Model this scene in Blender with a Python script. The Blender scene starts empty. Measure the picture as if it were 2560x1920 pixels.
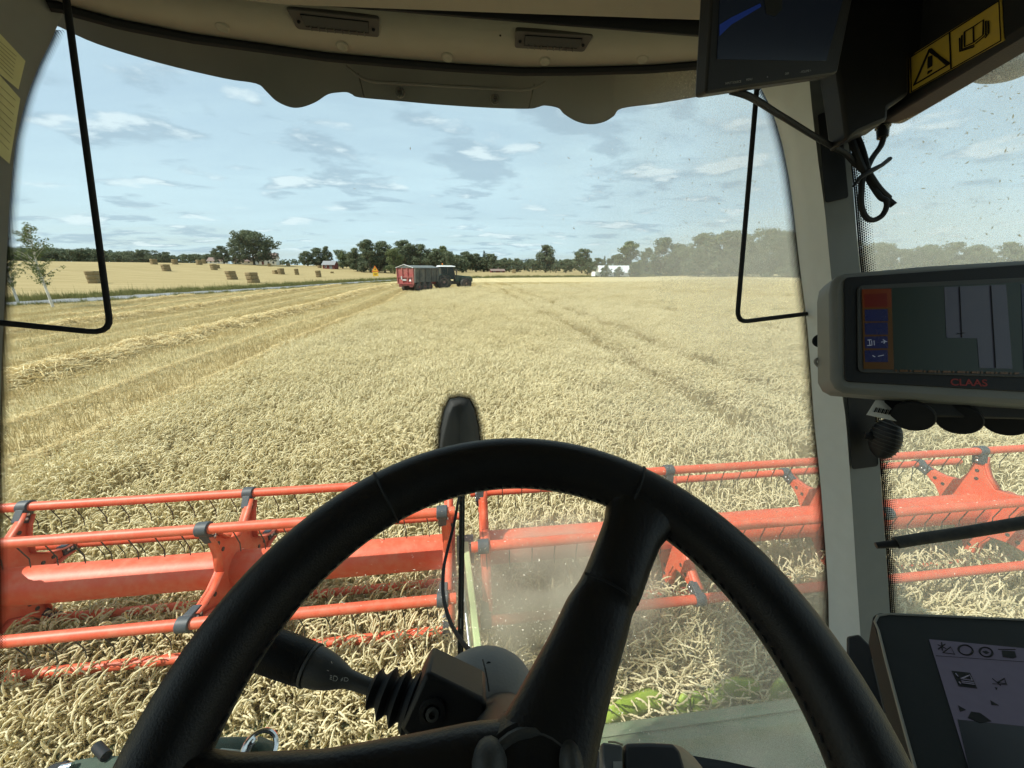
import bpy, bmesh, math, random
import numpy as np
from mathutils import Vector, Matrix
random.seed(7); RNG = np.random.default_rng(7)
SC = bpy.context.scene
COL = SC.collection

# ------------------------------------------------------------------ camera
CZ = 3.15                     # phone height above the ground
F = 961.0                     # focal length in photo pixels (2560 wide, ultra-wide lens)
HOR = 672.0
PITCH = math.atan((960 - HOR) / F); YAW = math.radians(6.8)
CAM = np.array([0.0, 0.0, CZ])
FW = np.array([math.sin(YAW) * math.cos(PITCH), math.cos(YAW) * math.cos(PITCH), -math.sin(PITCH)])
RT = np.array([math.cos(YAW), -math.sin(YAW), 0.0]); UP = np.cross(RT, FW)
cam = bpy.data.cameras.new('camera'); camo = bpy.data.objects.new('camera', cam); COL.objects.link(camo)
cam.sensor_width = 36; cam.lens = 36 * F / 2560; cam.clip_start = 0.02; cam.clip_end = 6000
camo.matrix_world = Matrix(((RT[0], UP[0], -FW[0], 0), (RT[1], UP[1], -FW[1], 0), (RT[2], UP[2], -FW[2], CZ), (0, 0, 0, 1)))
SC.camera = camo
SC.render.resolution_x = 1024; SC.render.resolution_y = 768

# ------------------------------------------------------------------ sky, sun, exposure
SUN_AZ = math.radians(-104); SUN_EL = math.radians(50)
world = bpy.data.worlds.new('World'); SC.world = world; world.use_nodes = True
wn, wl = world.node_tree.nodes, world.node_tree.links
wn.clear()
def wnode(t, **kw):
    n = wn.new(t)
    for k, v in kw.items(): setattr(n, k, v)
    return n
def build_sky():
    out = wnode('ShaderNodeOutputWorld'); sky = wnode('ShaderNodeTexSky')
    sky.sky_type = 'NISHITA'; sky.sun_disc = False; sky.sun_elevation = SUN_EL; sky.sun_rotation = SUN_AZ
    sky.air_density = 1.0; sky.dust_density = 1.2; sky.ozone_density = 1.0; sky.altitude = 50
    bg = wnode('ShaderNodeBackground'); bg.inputs[1].default_value = 0.10
    wl.new(sky.outputs[0], bg.inputs[0])
    tc = wnode('ShaderNodeTexCoord'); sep = wnode('ShaderNodeSeparateXYZ'); wl.new(tc.outputs['Generated'], sep.inputs[0])
    def math_(op, a, b=None, c=None):
        n = wnode('ShaderNodeMath', operation=op)
        for i, v in enumerate((a, b, c)):
            if v is None: continue
            if isinstance(v, (int, float)): n.inputs[i].default_value = v
            else: wl.new(v, n.inputs[i])
        return n.outputs[0]
    zc = math_('MAXIMUM', sep.outputs[2], 0.0)
    den = math_('ADD', zc, 0.10)
    px = math_('DIVIDE', sep.outputs[0], den); py = math_('DIVIDE', sep.outputs[1], den)
    def coords(sx, sy, dx=0.0, dy=0.0, lift=0.0):
        cb = wnode('ShaderNodeCombineXYZ')
        d2 = math_('ADD', den, lift) if lift else den
        x = math_('DIVIDE', sep.outputs[0], d2); y = math_('DIVIDE', sep.outputs[1], d2)
        wl.new(math_('MULTIPLY_ADD', x, sx, dx), cb.inputs[0]); wl.new(math_('MULTIPLY_ADD', y, sy, dy), cb.inputs[1])
        return cb.outputs[0]
    def noise(vec, scale, detail, rough, dist=0.0):
        n = wnode('ShaderNodeTexNoise'); wl.new(vec, n.inputs['Vector'])
        n.inputs['Scale'].default_value = scale; n.inputs['Detail'].default_value = detail
        n.inputs['Roughness'].default_value = rough; n.inputs['Distortion'].default_value = dist
        return n.outputs['Fac']
    def ramp(v, a, b):
        n = wnode('ShaderNodeMapRange', interpolation_type='SMOOTHSTEP')
        wl.new(v, n.inputs[0]); n.inputs[1].default_value = a; n.inputs[2].default_value = b
        return n.outputs[0]
    # high thin veil
    veil = ramp(noise(coords(.45, .85, 3.1, 1.7), 1.0, 7, .62, .5), .28, .68)
    veil = math_('MULTIPLY_ADD', veil, .30, .60)
    # torn low cumulus: mask, and a second sample a little higher up for the lit tops
    big = noise(coords(.5, .42, 9.3, 4.2), 1.0, 2, .5)
    def dens(lift):
        a = noise(coords(1.9, 2.3, 2.2, 7.7, lift), 1.0, 7, .56, .2)
        return math_('MULTIPLY_ADD', big, .38, a)
    d0 = dens(0.0); d1 = dens(0.03)
    mask = ramp(d0, .70, .82)
    topl = ramp(math_('SUBTRACT', d0, d1), .055, .20)
    veilbg = wnode('ShaderNodeBackground'); veilbg.inputs[0].default_value = (.575, .755, .84, 1); veilbg.inputs[1].default_value = .92
    mix1 = wnode('ShaderNodeMixShader'); wl.new(veil, mix1.inputs[0]); wl.new(bg.outputs[0], mix1.inputs[1]); wl.new(veilbg.outputs[0], mix1.inputs[2])
    cc = wnode('ShaderNodeMix', data_type='RGBA'); wl.new(topl, cc.inputs[0])
    cc.inputs[6].default_value = (.34, .46, .565, 1); cc.inputs[7].default_value = (.76, .86, .90, 1)
    cbg = wnode('ShaderNodeBackground'); wl.new(cc.outputs[2], cbg.inputs[0]); cbg.inputs[1].default_value = .9
    mix2 = wnode('ShaderNodeMixShader'); wl.new(math_('MULTIPLY', mask, .62), mix2.inputs[0]); wl.new(mix1.outputs[0], mix2.inputs[1]); wl.new(cbg.outputs[0], mix2.inputs[2])
    wl.new(mix2.outputs[0], out.inputs[0])
build_sky()
sun = bpy.data.lights.new('sun', 'SUN'); sun.energy = 5.0; sun.angle = math.radians(0.53); sun.color = (1, .96, .88)
suno = bpy.data.objects.new('sun', sun); COL.objects.link(suno)
sd = Vector((math.sin(SUN_AZ) * math.cos(SUN_EL), math.cos(SUN_AZ) * math.cos(SUN_EL), math.sin(SUN_EL)))
suno.rotation_euler = sd.to_track_quat('Z', 'Y').to_euler(); suno.location = (-20, 0, 30)
SC.view_settings.view_transform = 'Standard'; SC.view_settings.look = 'None'
SC.view_settings.exposure = 0.42; SC.view_settings.gamma = 1; SC.view_settings.use_curve_mapping = False
SC.render.engine = 'CYCLES'
cy = SC.cycles
cy.max_bounces = 8; cy.diffuse_bounces = 4; cy.glossy_bounces = 3; cy.transmission_bounces = 4; cy.transparent_max_bounces = 24; cy.volume_bounces = 1
cy.use_denoising = True; cy.sample_clamp_indirect = 6.0
try: cy.denoiser = 'OPENIMAGEDENOISE'
except Exception: pass

# ------------------------------------------------------------------ helpers
K = 2560 / 2212.0
def ray(px, py): return FW + RT * ((px - 1280) / F) + UP * ((960 - py) / F)     # unit depth along the view axis
def P(px, py, d): return CAM + ray(px, py) * d
def Q(x, y): return (x * K, y * K)                                               # coordinates read off a 2212-wide view
def on_z(px, py, z): r = ray(px, py); return CAM + r * ((z - CZ) / r[2])
def on_y(px, py, y): r = ray(px, py); return CAM + r * (y / r[1])
def on_x(px, py, x): r = ray(px, py); return CAM + r * (x / r[0])
def smooth(a, b, x):
    t = np.clip((x - a) / (b - a), 0, 1); return t * t * (3 - 2 * t)
def norm(v): v = np.asarray(v, float); return v / np.linalg.norm(v)

class Plane:
    """A real plane through three points given as (px, py, depth); its normal faces the camera."""
    def __init__(s, a, b, c):
        s.o = P(*a); s.n = norm(np.cross(P(*b) - s.o, P(*c) - s.o))
        if np.dot(s.n, CAM - s.o) < 0: s.n = -s.n
        s.u = norm(P(*b) - s.o); s.v = np.cross(s.n, s.u)
    def at(s, px, py, off=0.0):
        r = ray(px, py); t = np.dot(s.o + s.n * off - CAM, s.n) / np.dot(r, s.n); return CAM + r * t
    def matrix(s, px, py, off=0.0):
        o = s.at(px, py, off); m = Matrix.Identity(4)
        for i, ax in enumerate((s.u, s.v, s.n)):
            for j in range(3): m[j][i] = ax[j]
        m.translation = Vector(o); return m

def rounded(pts, r, n=5):
    out = []; N = len(pts); pts = [np.array(p, float) for p in pts]
    for i in range(N):
        a, b, c = pts[i - 1], pts[i], pts[(i + 1) % N]
        da, dc = norm(a - b), norm(c - b); rr = min(r, np.linalg.norm(a - b) * .45, np.linalg.norm(c - b) * .45)
        p0, p2 = b + da * rr, b + dc * rr
        for k in range(n + 1):
            t = k / n; out.append(tuple((1 - t) ** 2 * p0 + 2 * t * (1 - t) * b + t * t * p2))
    return out


def smooth_path(pts, k=4):
    pts = [np.array(p, float) for p in pts]
    out = []
    for i in range(len(pts) - 1):
        p0, p1, p2, p3 = pts[max(i - 1, 0)], pts[i], pts[i + 1], pts[min(i + 2, len(pts) - 1)]
        for j in range(k):
            t = j / k; out.append(.5 * (2 * p1 + (p2 - p0) * t + (2 * p0 - 5 * p1 + 4 * p2 - p3) * t * t + (3 * p1 - p0 - 3 * p2 + p3) * t ** 3))
    return out + [pts[-1]]

class MB:
    def __init__(s): s.v = []; s.f = []; s.m = []
    def add(s, v, f, mi=0):
        b = len(s.v); s.v += [tuple(map(float, p)) for p in v]; s.f += [tuple(i + b for i in q) for q in f]; s.m += [mi] * len(f); return s
    def box(s, c, d, M=None, mi=0, taper=1.0):
        x, y, z = [i / 2 for i in d]
        v = [(-x, -y, -z), (x, -y, -z), (x, y, -z), (-x, y, -z), (-x * taper, -y * taper, z), (x * taper, -y * taper, z), (x * taper, y * taper, z), (-x * taper, y * taper, z)]
        if M is not None: v = [tuple(M @ Vector(p)) for p in v]
        v = [(p[0] + c[0], p[1] + c[1], p[2] + c[2]) for p in v]
        return s.add(v, [(0, 3, 2, 1), (4, 5, 6, 7), (0, 1, 5, 4), (1, 2, 6, 5), (2, 3, 7, 6), (3, 0, 4, 7)], mi)
    def tube(s, pts, r, n=10, closed=False, cap=True, mi=0, flat=None):
        pts = [np.array(p, float) for p in pts]; N = len(pts); rs = list(r) if hasattr(r, '__len__') else [r] * N
        T = []
        for i in range(N):
            a = pts[(i - 1) % N] if (closed or i) else pts[0]; b = pts[(i + 1) % N] if (closed or i < N - 1) else pts[-1]
            T.append(norm(b - a))
        ref = np.array([0, 0, 1.0]) if abs(T[0][2]) < .9 else np.array([1.0, 0, 0])
        if flat is not None: ref = np.array(flat[0], float)
        nrm = norm(np.cross(T[0], ref)); V = []
        for i in range(N):
            nrm = norm(nrm - T[i] * np.dot(nrm, T[i])); bi = np.cross(T[i], nrm)
            for k in range(n):
                a = 2 * math.pi * k / n
                V.append(pts[i] + rs[i] * (nrm * math.cos(a) + bi * math.sin(a) * (flat[1] if flat is not None else 1)))
        Fc = []
        for i in range(N if closed else N - 1):
            j = (i + 1) % N
            for k in range(n):
                k2 = (k + 1) % n; Fc.append((i * n + k, i * n + k2, j * n + k2, j * n + k))
        if cap and not closed: Fc += [tuple(range(n))[::-1], tuple((N - 1) * n + k for k in range(n))]
        return s.add(V, Fc, mi)
    def cyl(s, a, b, r, r2=None, n=14, mi=0): return s.tube([a, b], [r, r if r2 is None else r2], n, mi=mi)
    def ring(s, c, ax, R, r, n=28, m=8, mi=0):
        ax = norm(ax); ref = np.array([0, 0, 1.0]) if abs(ax[2]) < .9 else np.array([1.0, 0, 0])
        u = norm(np.cross(ax, ref)); w = np.cross(ax, u)
        return s.tube([np.array(c) + R * (u * math.cos(t) + w * math.sin(t)) for t in np.linspace(0, 2 * math.pi, n, endpoint=False)], r, m, closed=True, mi=mi)
    def lathe(s, c, ax, prof, n=24, mi=0):
        """prof: (distance along the axis, radius) pairs"""
        ax = norm(ax); c = np.array(c, float); ref = np.array([0, 0, 1.0]) if abs(ax[2]) < .9 else np.array([1.0, 0, 0])
        u = norm(np.cross(ax, ref)); w = np.cross(ax, u); V = []; Fc = []
        for (h, r) in prof:
            for k in range(n):
                t = 2 * math.pi * k / n; V.append(c + ax * h + r * (u * math.cos(t) + w * math.sin(t)))
        for i in range(len(prof) - 1):
            for k in range(n):
                k2 = (k + 1) % n; Fc.append((i * n + k, i * n + k2, (i + 1) * n + k2, (i + 1) * n + k))
        Fc += [tuple(range(n))[::-1], tuple((len(prof) - 1) * n + k for k in range(n))]
        return s.add(V, Fc, mi)
    def prism(s, pts, off, mi=0):
        n = len(pts); off = np.array(off, float); pts = [np.array(p, float) for p in pts]
        v = pts + [p + off for p in pts]
        return s.add(v, [tuple(range(n)), tuple(range(2 * n - 1, n - 1, -1))] + [(i, n + i, n + (i + 1) % n, (i + 1) % n) for i in range(n)], mi)
    def grid(s, rows, mi=0, flip=False):
        """rows: equal-length lists of points"""
        a, b = len(rows), len(rows[0]); V = [p for r in rows for p in r]
        Fc = [(i * b + j, i * b + j + 1, (i + 1) * b + j + 1, (i + 1) * b + j) for i in range(a - 1) for j in range(b - 1)]
        if flip: Fc = [q[::-1] for q in Fc]
        return s.add(V, Fc, mi)
    def ball(s, c, r, n=16, m=10, mi=0, zmin=-1.0):
        r = np.array([r] * 3 if not hasattr(r, '__len__') else r, float); c = np.array(c, float); V = []; Fc = []
        for i in range(m + 1):
            ph = -math.pi / 2 + math.pi * i / m; ph = max(ph, math.asin(zmin)) if zmin > -1 else ph
            for k in range(n):
                t = 2 * math.pi * k / n; V.append(c + r * np.array([math.cos(ph) * math.cos(t), math.cos(ph) * math.sin(t), math.sin(ph)]))
        for i in range(m):
            for k in range(n): Fc.append((i * n + k, i * n + (k + 1) % n, (i + 1) * n + (k + 1) % n, (i + 1) * n + k))
        return s.add(V, Fc, mi)
    def mesh(s, name, mat, smooth_=True):
        me = bpy.data.meshes.new(name); me.from_pydata(s.v, [], s.f)
        for m in (mat if isinstance(mat, (list, tuple)) else [mat]): me.materials.append(m)
        if any(s.m): me.polygons.foreach_set('material_index', s.m)
        bm = bmesh.new(); bm.from_mesh(me); bmesh.ops.recalc_face_normals(bm, faces=bm.faces); bm.to_mesh(me); bm.free()
        if smooth_:
            me.polygons.foreach_set('use_smooth', [True] * len(me.polygons))
            try: me.set_sharp_from_angle(angle=math.radians(38))
            except Exception: pass
        me.update(); return me
    def build(s, name, mat, parent=None, bevel=0.0, smooth_=True, label=None):
        o = bpy.data.objects.new(name, s.mesh(name, mat, smooth_)); COL.objects.link(o)
        if parent is not None:
            o.parent = parent
            if parent.parent is None: o.location = -Vector(parent.location) if parent.type == 'EMPTY' else (0, 0, 0)
        if bevel:
            b = o.modifiers.new('bevel', 'BEVEL'); b.width = bevel; b.segments = 2; b.limit_method = 'ANGLE'; b.angle_limit = math.radians(40)
        if label: o['label'] = label
        return o

def thing(name, label, cat, loc=(0, 0, 0), group=None):
    o = bpy.data.objects.new(name, None); COL.objects.link(o); o.location = tuple(float(c) for c in loc); o.empty_display_size = .1
    return tag(o, label, cat, group)
def tag(o, label, cat, group=None):
    o['label'] = label; o['category'] = cat
    if group: o['group'] = group
    return o
def kind(o, k): o['kind'] = k; return o
def copy_tree(o, parent=None):
    c = o.copy(); COL.objects.link(c); c.parent = parent
    for ch in list(o.children): copy_tree(ch, c)
    return c

# ------------------------------------------------------------------ materials
def nt(name):
    m = bpy.data.materials.new(name); m.use_nodes = True; t = m.node_tree; return m, t.nodes, t.links, t.nodes['Principled BSDF']
def mat(name, col, rough=.6, metal=0.0, var=(8.0, .12), bump=None, spec=.5, emit=None, coords='Object', dirt=None, sub=0.0):
    """Principled material; var=(noise scale, amount) varies the colour, bump=(scale, strength), dirt=(colour, scale, amount)"""
    m, n, l, b = nt(name); col = tuple(col) + (1,)
    b.inputs['Roughness'].default_value = rough; b.inputs['Metallic'].default_value = metal; b.inputs['Specular IOR Level'].default_value = spec
    tc = n.new('ShaderNodeTexCoord')
    nz = n.new('ShaderNodeTexNoise'); nz.inputs['Scale'].default_value = var[0]; nz.inputs['Detail'].default_value = 5; l.new(tc.outputs[coords], nz.inputs['Vector'])
    mx = n.new('ShaderNodeMix'); mx.data_type = 'RGBA'; l.new(nz.outputs['Fac'], mx.inputs[0])
    mx.inputs[6].default_value = tuple(c * (1 - var[1] * 1.6) for c in col[:3]) + (1,); mx.inputs[7].default_value = tuple(min(1, c * (1 + var[1] * 1.6)) for c in col[:3]) + (1,)
    c = mx.outputs[2]
    if dirt:
        dz = n.new('ShaderNodeTexNoise'); dz.inputs['Scale'].default_value = dirt[1]; dz.inputs['Detail'].default_value = 8; dz.inputs['Roughness'].default_value = .7; l.new(tc.outputs[coords], dz.inputs['Vector'])
        mr = n.new('ShaderNodeMapRange'); l.new(dz.outputs['Fac'], mr.inputs[0]); mr.inputs[1].default_value = .42; mr.inputs[2].default_value = .78; mr.inputs[4].default_value = dirt[2]
        m2 = n.new('ShaderNodeMix'); m2.data_type = 'RGBA'; l.new(mr.outputs[0], m2.inputs[0]); l.new(c, m2.inputs[6]); m2.inputs[7].default_value = tuple(dirt[0]) + (1,); c = m2.outputs[2]
    l.new(c, b.inputs['Base Color'])
    if bump:
        bz = n.new('ShaderNodeTexNoise'); bz.inputs['Scale'].default_value = bump[0]; bz.inputs['Detail'].default_value = 4; l.new(tc.outputs[coords], bz.inputs['Vector'])
        bp = n.new('ShaderNodeBump'); bp.inputs['Strength'].default_value = bump[1]; bp.inputs['Distance'].default_value = .002 if bump[0] > 40 else .02
        l.new(bz.outputs['Fac'], bp.inputs['Height']); l.new(bp.outputs[0], b.inputs['Normal'])
    if emit: b.inputs['Emission Color'].default_value = tuple(emit[0]) + (1,); b.inputs['Emission Strength'].default_value = emit[1]
    return m
def attr_mat(name, a, b_, rough=.7, trans=.0, var=.25):
    """colour from the per-piece value 'tone' (0..1) plus a random value per instance; leafy stuff may let light through"""
    m, n, l, b = nt(name); at = n.new('ShaderNodeAttribute'); at.attribute_name = 'tone'
    oi = n.new('ShaderNodeObjectInfo'); ma = n.new('ShaderNodeMath'); ma.operation = 'MULTIPLY_ADD'; ma.inputs[1].default_value = var; l.new(oi.outputs['Random'], ma.inputs[0]); l.new(at.outputs['Fac'], ma.inputs[2])
    ms = n.new('ShaderNodeMath'); ms.operation = 'SUBTRACT'; ms.inputs[1].default_value = var / 2; ms.use_clamp = True; l.new(ma.outputs[0], ms.inputs[0])
    mx = n.new('ShaderNodeMix'); mx.data_type = 'RGBA'; l.new(ms.outputs[0], mx.inputs[0]); mx.inputs[6].default_value = tuple(a) + (1,); mx.inputs[7].default_value = tuple(b_) + (1,)
    l.new(mx.outputs[2], b.inputs['Base Color']); b.inputs['Roughness'].default_value = rough; b.inputs['Specular IOR Level'].default_value = .25
    if trans:
        tr = n.new('ShaderNodeBsdfTranslucent'); l.new(mx.outputs[2], tr.inputs[0]); sh = n.new('ShaderNodeMixShader'); sh.inputs[0].default_value = trans
        out = n['Material Output']; l.new(b.outputs[0], sh.inputs[1]); l.new(tr.outputs[0], sh.inputs[2]); l.new(sh.outputs[0], out.inputs[0])
    return m
def np_mesh(name, v, f, mats, tone=None, smooth_=False, midx=None):
    """fast mesh from arrays: v (n,3), f (m,3 or 4)"""
    me = bpy.data.meshes.new(name); v = np.asarray(v, np.float32); f = np.asarray(f, np.int32); k = f.shape[1]
    me.vertices.add(len(v)); me.vertices.foreach_set('co', v.ravel()); me.loops.add(f.size); me.loops.foreach_set('vertex_index', f.ravel())
    me.polygons.add(len(f)); me.polygons.foreach_set('loop_start', np.arange(0, f.size, k, dtype=np.int32)); me.polygons.foreach_set('loop_total', np.full(len(f), k, np.int32))
    for m in mats: me.materials.append(m)
    if midx is not None: me.polygons.foreach_set('material_index', np.asarray(midx, np.int32))
    if smooth_: me.polygons.foreach_set('use_smooth', np.ones(len(f), bool))
    if tone is not None:
        a = me.attributes.new('tone', 'FLOAT', 'POINT'); a.data.foreach_set('value', np.asarray(tone, np.float32))
    me.update(calc_edges=True); me.validate(); return me
def link(name, me, parent=None):
    o = bpy.data.objects.new(name, me); COL.objects.link(o); o.parent = parent; return o
def text_mesh(s, size, material, matrix, parent, name='lettering', align='LEFT', bold=0.0, shear=0.0):
    cu = bpy.data.curves.new('t', 'FONT'); cu.body = s; cu.size = size; cu.align_x = align; cu.offset = bold; cu.shear = shear; cu.extrude = size * .01
    ob = bpy.data.objects.new('t', cu); COL.objects.link(ob); bpy.context.view_layer.update()
    me = bpy.data.meshes.new_from_object(ob.evaluated_get(bpy.context.evaluated_depsgraph_get())); bpy.data.objects.remove(ob)
    me.transform(matrix); me.materials.clear(); me.materials.append(material); me.name = name
    o = bpy.data.objects.new(name, me); COL.objects.link(o)
    o.parent = parent
    if parent.parent is None and parent.type == 'EMPTY': o.location = -Vector(parent.location)
    return o

# ================================================================== the land
ROAD = np.array([(-120, -40), (-75, 8), (-52, 27), (-39, 41.5), (-29, 63), (-22.5, 92), (-15, 116), (0, 131), (25, 140), (70, 146), (160, 150), (400, 150)], float)
def road_pts(n=220):
    d = np.r_[0, np.cumsum(np.linalg.norm(np.diff(ROAD, axis=0), axis=1))]; s = np.linspace(0, d[-1], n)
    p = np.c_[np.interp(s, d, ROAD[:, 0]), np.interp(s, d, ROAD[:, 1])]
    for _ in range(6): p[1:-1] = (p[:-2] + 2 * p[1:-1] + p[2:]) / 4
    return p
RP = road_pts()
def beyond(x, y):
    """metres past the road, seen from the cab (negative on our side)"""
    x = np.asarray(x, float); y = np.asarray(y, float); best = np.full(x.shape, 1e9); sg = np.zeros(x.shape)
    for i in range(0, len(RP) - 1, 3):
        a = RP[i]; b = RP[min(i + 3, len(RP) - 1)]; ab = b - a; L = ab @ ab
        t = np.clip(((x - a[0]) * ab[0] + (y - a[1]) * ab[1]) / L, 0, 1); dx = x - a[0] - t * ab[0]; dy = y - a[1] - t * ab[1]
        d = np.hypot(dx, dy); s = np.sign(ab[0] * dy - ab[1] * dx); m = d < best; best = np.where(m, d, best); sg = np.where(m, s, sg)
    return best * sg
def H(x, y):
    x = np.asarray(x, float); y = np.asarray(y, float); s = beyond(x, y)
    h = 5.3 * smooth(10, -150, x) * smooth(6, 175, s) + .28 * smooth(28, 58, y)
    h = h + .5 * smooth(20, 120, s) + 4.5 * smooth(300, 1200, y) + .8 * smooth(60, 110, x) * smooth(40, 90, y)
    return h
def Hs(x, y): return float(H(np.array([x]), np.array([y]))[0])
def on_land(px, py, lift=0.0):
    r = ray(px, py); t = 3.0 * 1.004 ** np.arange(1400); p = CAM + r * t[:, None]; k = int(np.argmax(p[:, 2] <= H(p[:, 0], p[:, 1]) + lift)); return p[k]
def at_dist(px, y): r = ray(px, HOR); p = CAM + r * (y / r[1]); return np.array([p[0], p[1], Hs(p[0], p[1])])

def ground_material():
    m, n, l, b = nt('stubble_ground'); b.inputs['Roughness'].default_value = .95; b.inputs['Specular IOR Level'].default_value = .1
    tc = n.new('ShaderNodeTexCoord')
    def noise(scale, detail=6, rough=.6, src=None):
        z = n.new('ShaderNodeTexNoise'); z.inputs['Scale'].default_value = scale; z.inputs['Detail'].default_value = detail; z.inputs['Roughness'].default_value = rough
        l.new(src or tc.outputs['Object'], z.inputs['Vector']); return z.outputs['Fac']
    def mix(f, a, c, blend='MIX'):
        x = n.new('ShaderNodeMix'); x.data_type = 'RGBA'; x.blend_type = blend
        for i, v in ((0, f), (6, a), (7, c)):
            if isinstance(v, (int, float)): x.inputs[i].default_value = v
            elif isinstance(v, tuple): x.inputs[i].default_value = v + (1,)
            else: l.new(v, x.inputs[i])
        return x.outputs[2]
    def rng(v, a, c, lo=0, hi=1):
        x = n.new('ShaderNodeMapRange'); l.new(v, x.inputs[0]); x.inputs[1].default_value = a; x.inputs[2].default_value = c; x.inputs[3].default_value = lo; x.inputs[4].default_value = hi; return x.outputs[0]
    # drill rows and straw lines, stretched along the direction of travel
    mp = n.new('ShaderNodeMapping'); mp.inputs['Scale'].default_value = (1.0, .035, 1); l.new(tc.outputs['Object'], mp.inputs[0])
    rows = noise(1.1, 7, .72, mp.outputs[0]); rows2 = noise(5.0, 4, .6, mp.outputs[0])
    c = mix(rng(rows, .34, .66), (.38, .31, .155), (.62, .53, .30))
    c = mix(rng(rows2, .3, .7, 0, .4), c, (.55, .46, .25))
    c = mix(rng(noise(.55), .4, .75, 0, .5), c, (.46, .38, .20))
    c = mix(rng(noise(24, 8, .8), .42, .70, 0, .5), c, (.26, .19, .09)); c = mix(rng(noise(41, 6, .8), .52, .62, 0, .6), c, (.62, .50, .26))
    # the bale field past the road: rows lie across
    mp2 = n.new('ShaderNodeMapping'); mp2.inputs['Scale'].default_value = (.05, .5, 1); mp2.inputs['Rotation'].default_value = (0, 0, math.radians(14)); l.new(tc.outputs['Object'], mp2.inputs[0])
    c2 = mix(rng(noise(.9, 6, .65, mp2.outputs[0]), .32, .7), (.26, .20, .09), (.37, .295, .15))
    at = n.new('ShaderNodeAttribute'); at.attribute_name = 'beyond'
    c = mix(rng(at.outputs['Fac'], 0, 4), c, c2)
    l.new(c, b.inputs['Base Color'])
    bp = n.new('ShaderNodeBump'); bp.inputs['Strength'].default_value = .7; bp.inputs['Distance'].default_value = .06; l.new(noise(16, 10, .8), bp.inputs['Height']); l.new(bp.outputs[0], b.inputs['Normal'])
    return m
def build_ground():
    xs = np.unique(np.r_[np.linspace(-2500, -400, 12), np.linspace(-400, -90, 26), np.linspace(-90, 90, 73), np.linspace(90, 400, 20), np.linspace(400, 2500, 12)])
    ys = np.unique(np.r_[np.linspace(-300, -20, 8), np.linspace(-20, 160, 73), np.linspace(160, 420, 36), np.linspace(420, 3500, 20)])
    X, Y = np.meshgrid(xs, ys); Z = H(X, Y); nx = len(xs)
    v = np.c_[X.ravel(), Y.ravel(), Z.ravel()]; i = np.arange(len(ys) - 1)[:, None] * nx + np.arange(nx - 1)[None]
    f = np.stack([i, i + 1, i + nx + 1, i + nx], -1).reshape(-1, 4)
    me = np_mesh('ground', v, f, [ground_material()], smooth_=True); a = me.attributes.new('beyond', 'FLOAT', 'POINT'); a.data.foreach_set('value', beyond(X, Y).ravel().astype(np.float32))
    return kind(link('ground', me), 'structure')
build_ground()
def strip(name, off0, off1, lift, m, n0=8, n1=200, edge=.0, k='structure'):
    T = np.gradient(RP, axis=0); T /= np.linalg.norm(T, axis=1)[:, None]; Nn = np.c_[-T[:, 1], T[:, 0]]
    rows = []
    for i in range(n0, n1):
        row = []
        for q in np.linspace(off0, off1, 5):
            w = q + (edge * math.sin(i * 1.7 + q) if abs(q - (off0 + off1) / 2) > abs(off1 - off0) * .45 else 0)
            p = RP[i] + Nn[i] * w; row.append((p[0], p[1], 0))
        row = np.array(row); row[:, 2] = H(row[:, 0], row[:, 1]) + lift; rows.append([tuple(q) for q in row])
    o = MB().grid(rows).build(name, m); return kind(o, k)
M_ROAD = mat('pale_asphalt', (.20, .205, .21), .95, var=(1.5, .10), bump=(30, .3), spec=.1)
M_VERGE = mat('verge_soil', (.14, .135, .05), .95, var=(.6, .3), bump=(6, .8))
strip('verge', 2.6, 6.5, .03, M_VERGE, edge=.5); strip('verge', -4.4, -2.6, .03, M_VERGE, edge=.4)
strip('road', -2.6, 2.6, .05, M_ROAD, edge=.05)

# ---------------------------------------------------------------- instanced growth (wheat, stubble, straw, grass)
def scatter(name, pts, rot, scl, idx, col):
    me = bpy.data.meshes.new(name); me.vertices.add(len(pts)); me.vertices.foreach_set('co', np.asarray(pts, np.float32).ravel())
    for nm, ty, arr, key in (('rot', 'FLOAT_VECTOR', rot, 'vector'), ('scl', 'FLOAT', scl, 'value'), ('idx', 'INT', idx, 'value')):
        a = me.attributes.new(nm, ty, 'POINT'); a.data.foreach_set(key, np.asarray(arr, np.int32 if ty == 'INT' else np.float32).ravel())
    o = kind(link(name, me), 'stuff'); g = bpy.data.node_groups.new(name, 'GeometryNodeTree')
    g.interface.new_socket('Geometry', in_out='INPUT', socket_type='NodeSocketGeometry'); g.interface.new_socket('Geometry', in_out='OUTPUT', socket_type='NodeSocketGeometry')
    n, l = g.nodes, g.links; gi = n.new('NodeGroupInput'); go = n.new('NodeGroupOutput'); ip = n.new('GeometryNodeInstanceOnPoints')
    ci = n.new('GeometryNodeCollectionInfo'); ci.inputs[0].default_value = col; ci.inputs['Separate Children'].default_value = True; ci.inputs['Reset Children'].default_value = True
    def at(nm, ty):
        a = n.new('GeometryNodeInputNamedAttribute'); a.data_type = ty; a.inputs['Name'].default_value = nm; return [s for s in a.outputs if s.enabled][0]
    e = n.new('FunctionNodeEulerToRotation'); l.new(at('rot', 'FLOAT_VECTOR'), e.inputs[0])
    l.new(gi.outputs[0], ip.inputs['Points']); l.new(ci.outputs[0], ip.inputs['Instance']); ip.inputs['Pick Instance'].default_value = True
    l.new(at('idx', 'INT'), ip.inputs['Instance Index']); l.new(e.outputs[0], ip.inputs['Rotation']); l.new(at('scl', 'FLOAT'), ip.inputs['Scale']); l.new(ip.outputs[0], go.inputs[0])
    o.modifiers.new('scatter', 'NODES').node_group = g; return o
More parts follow.
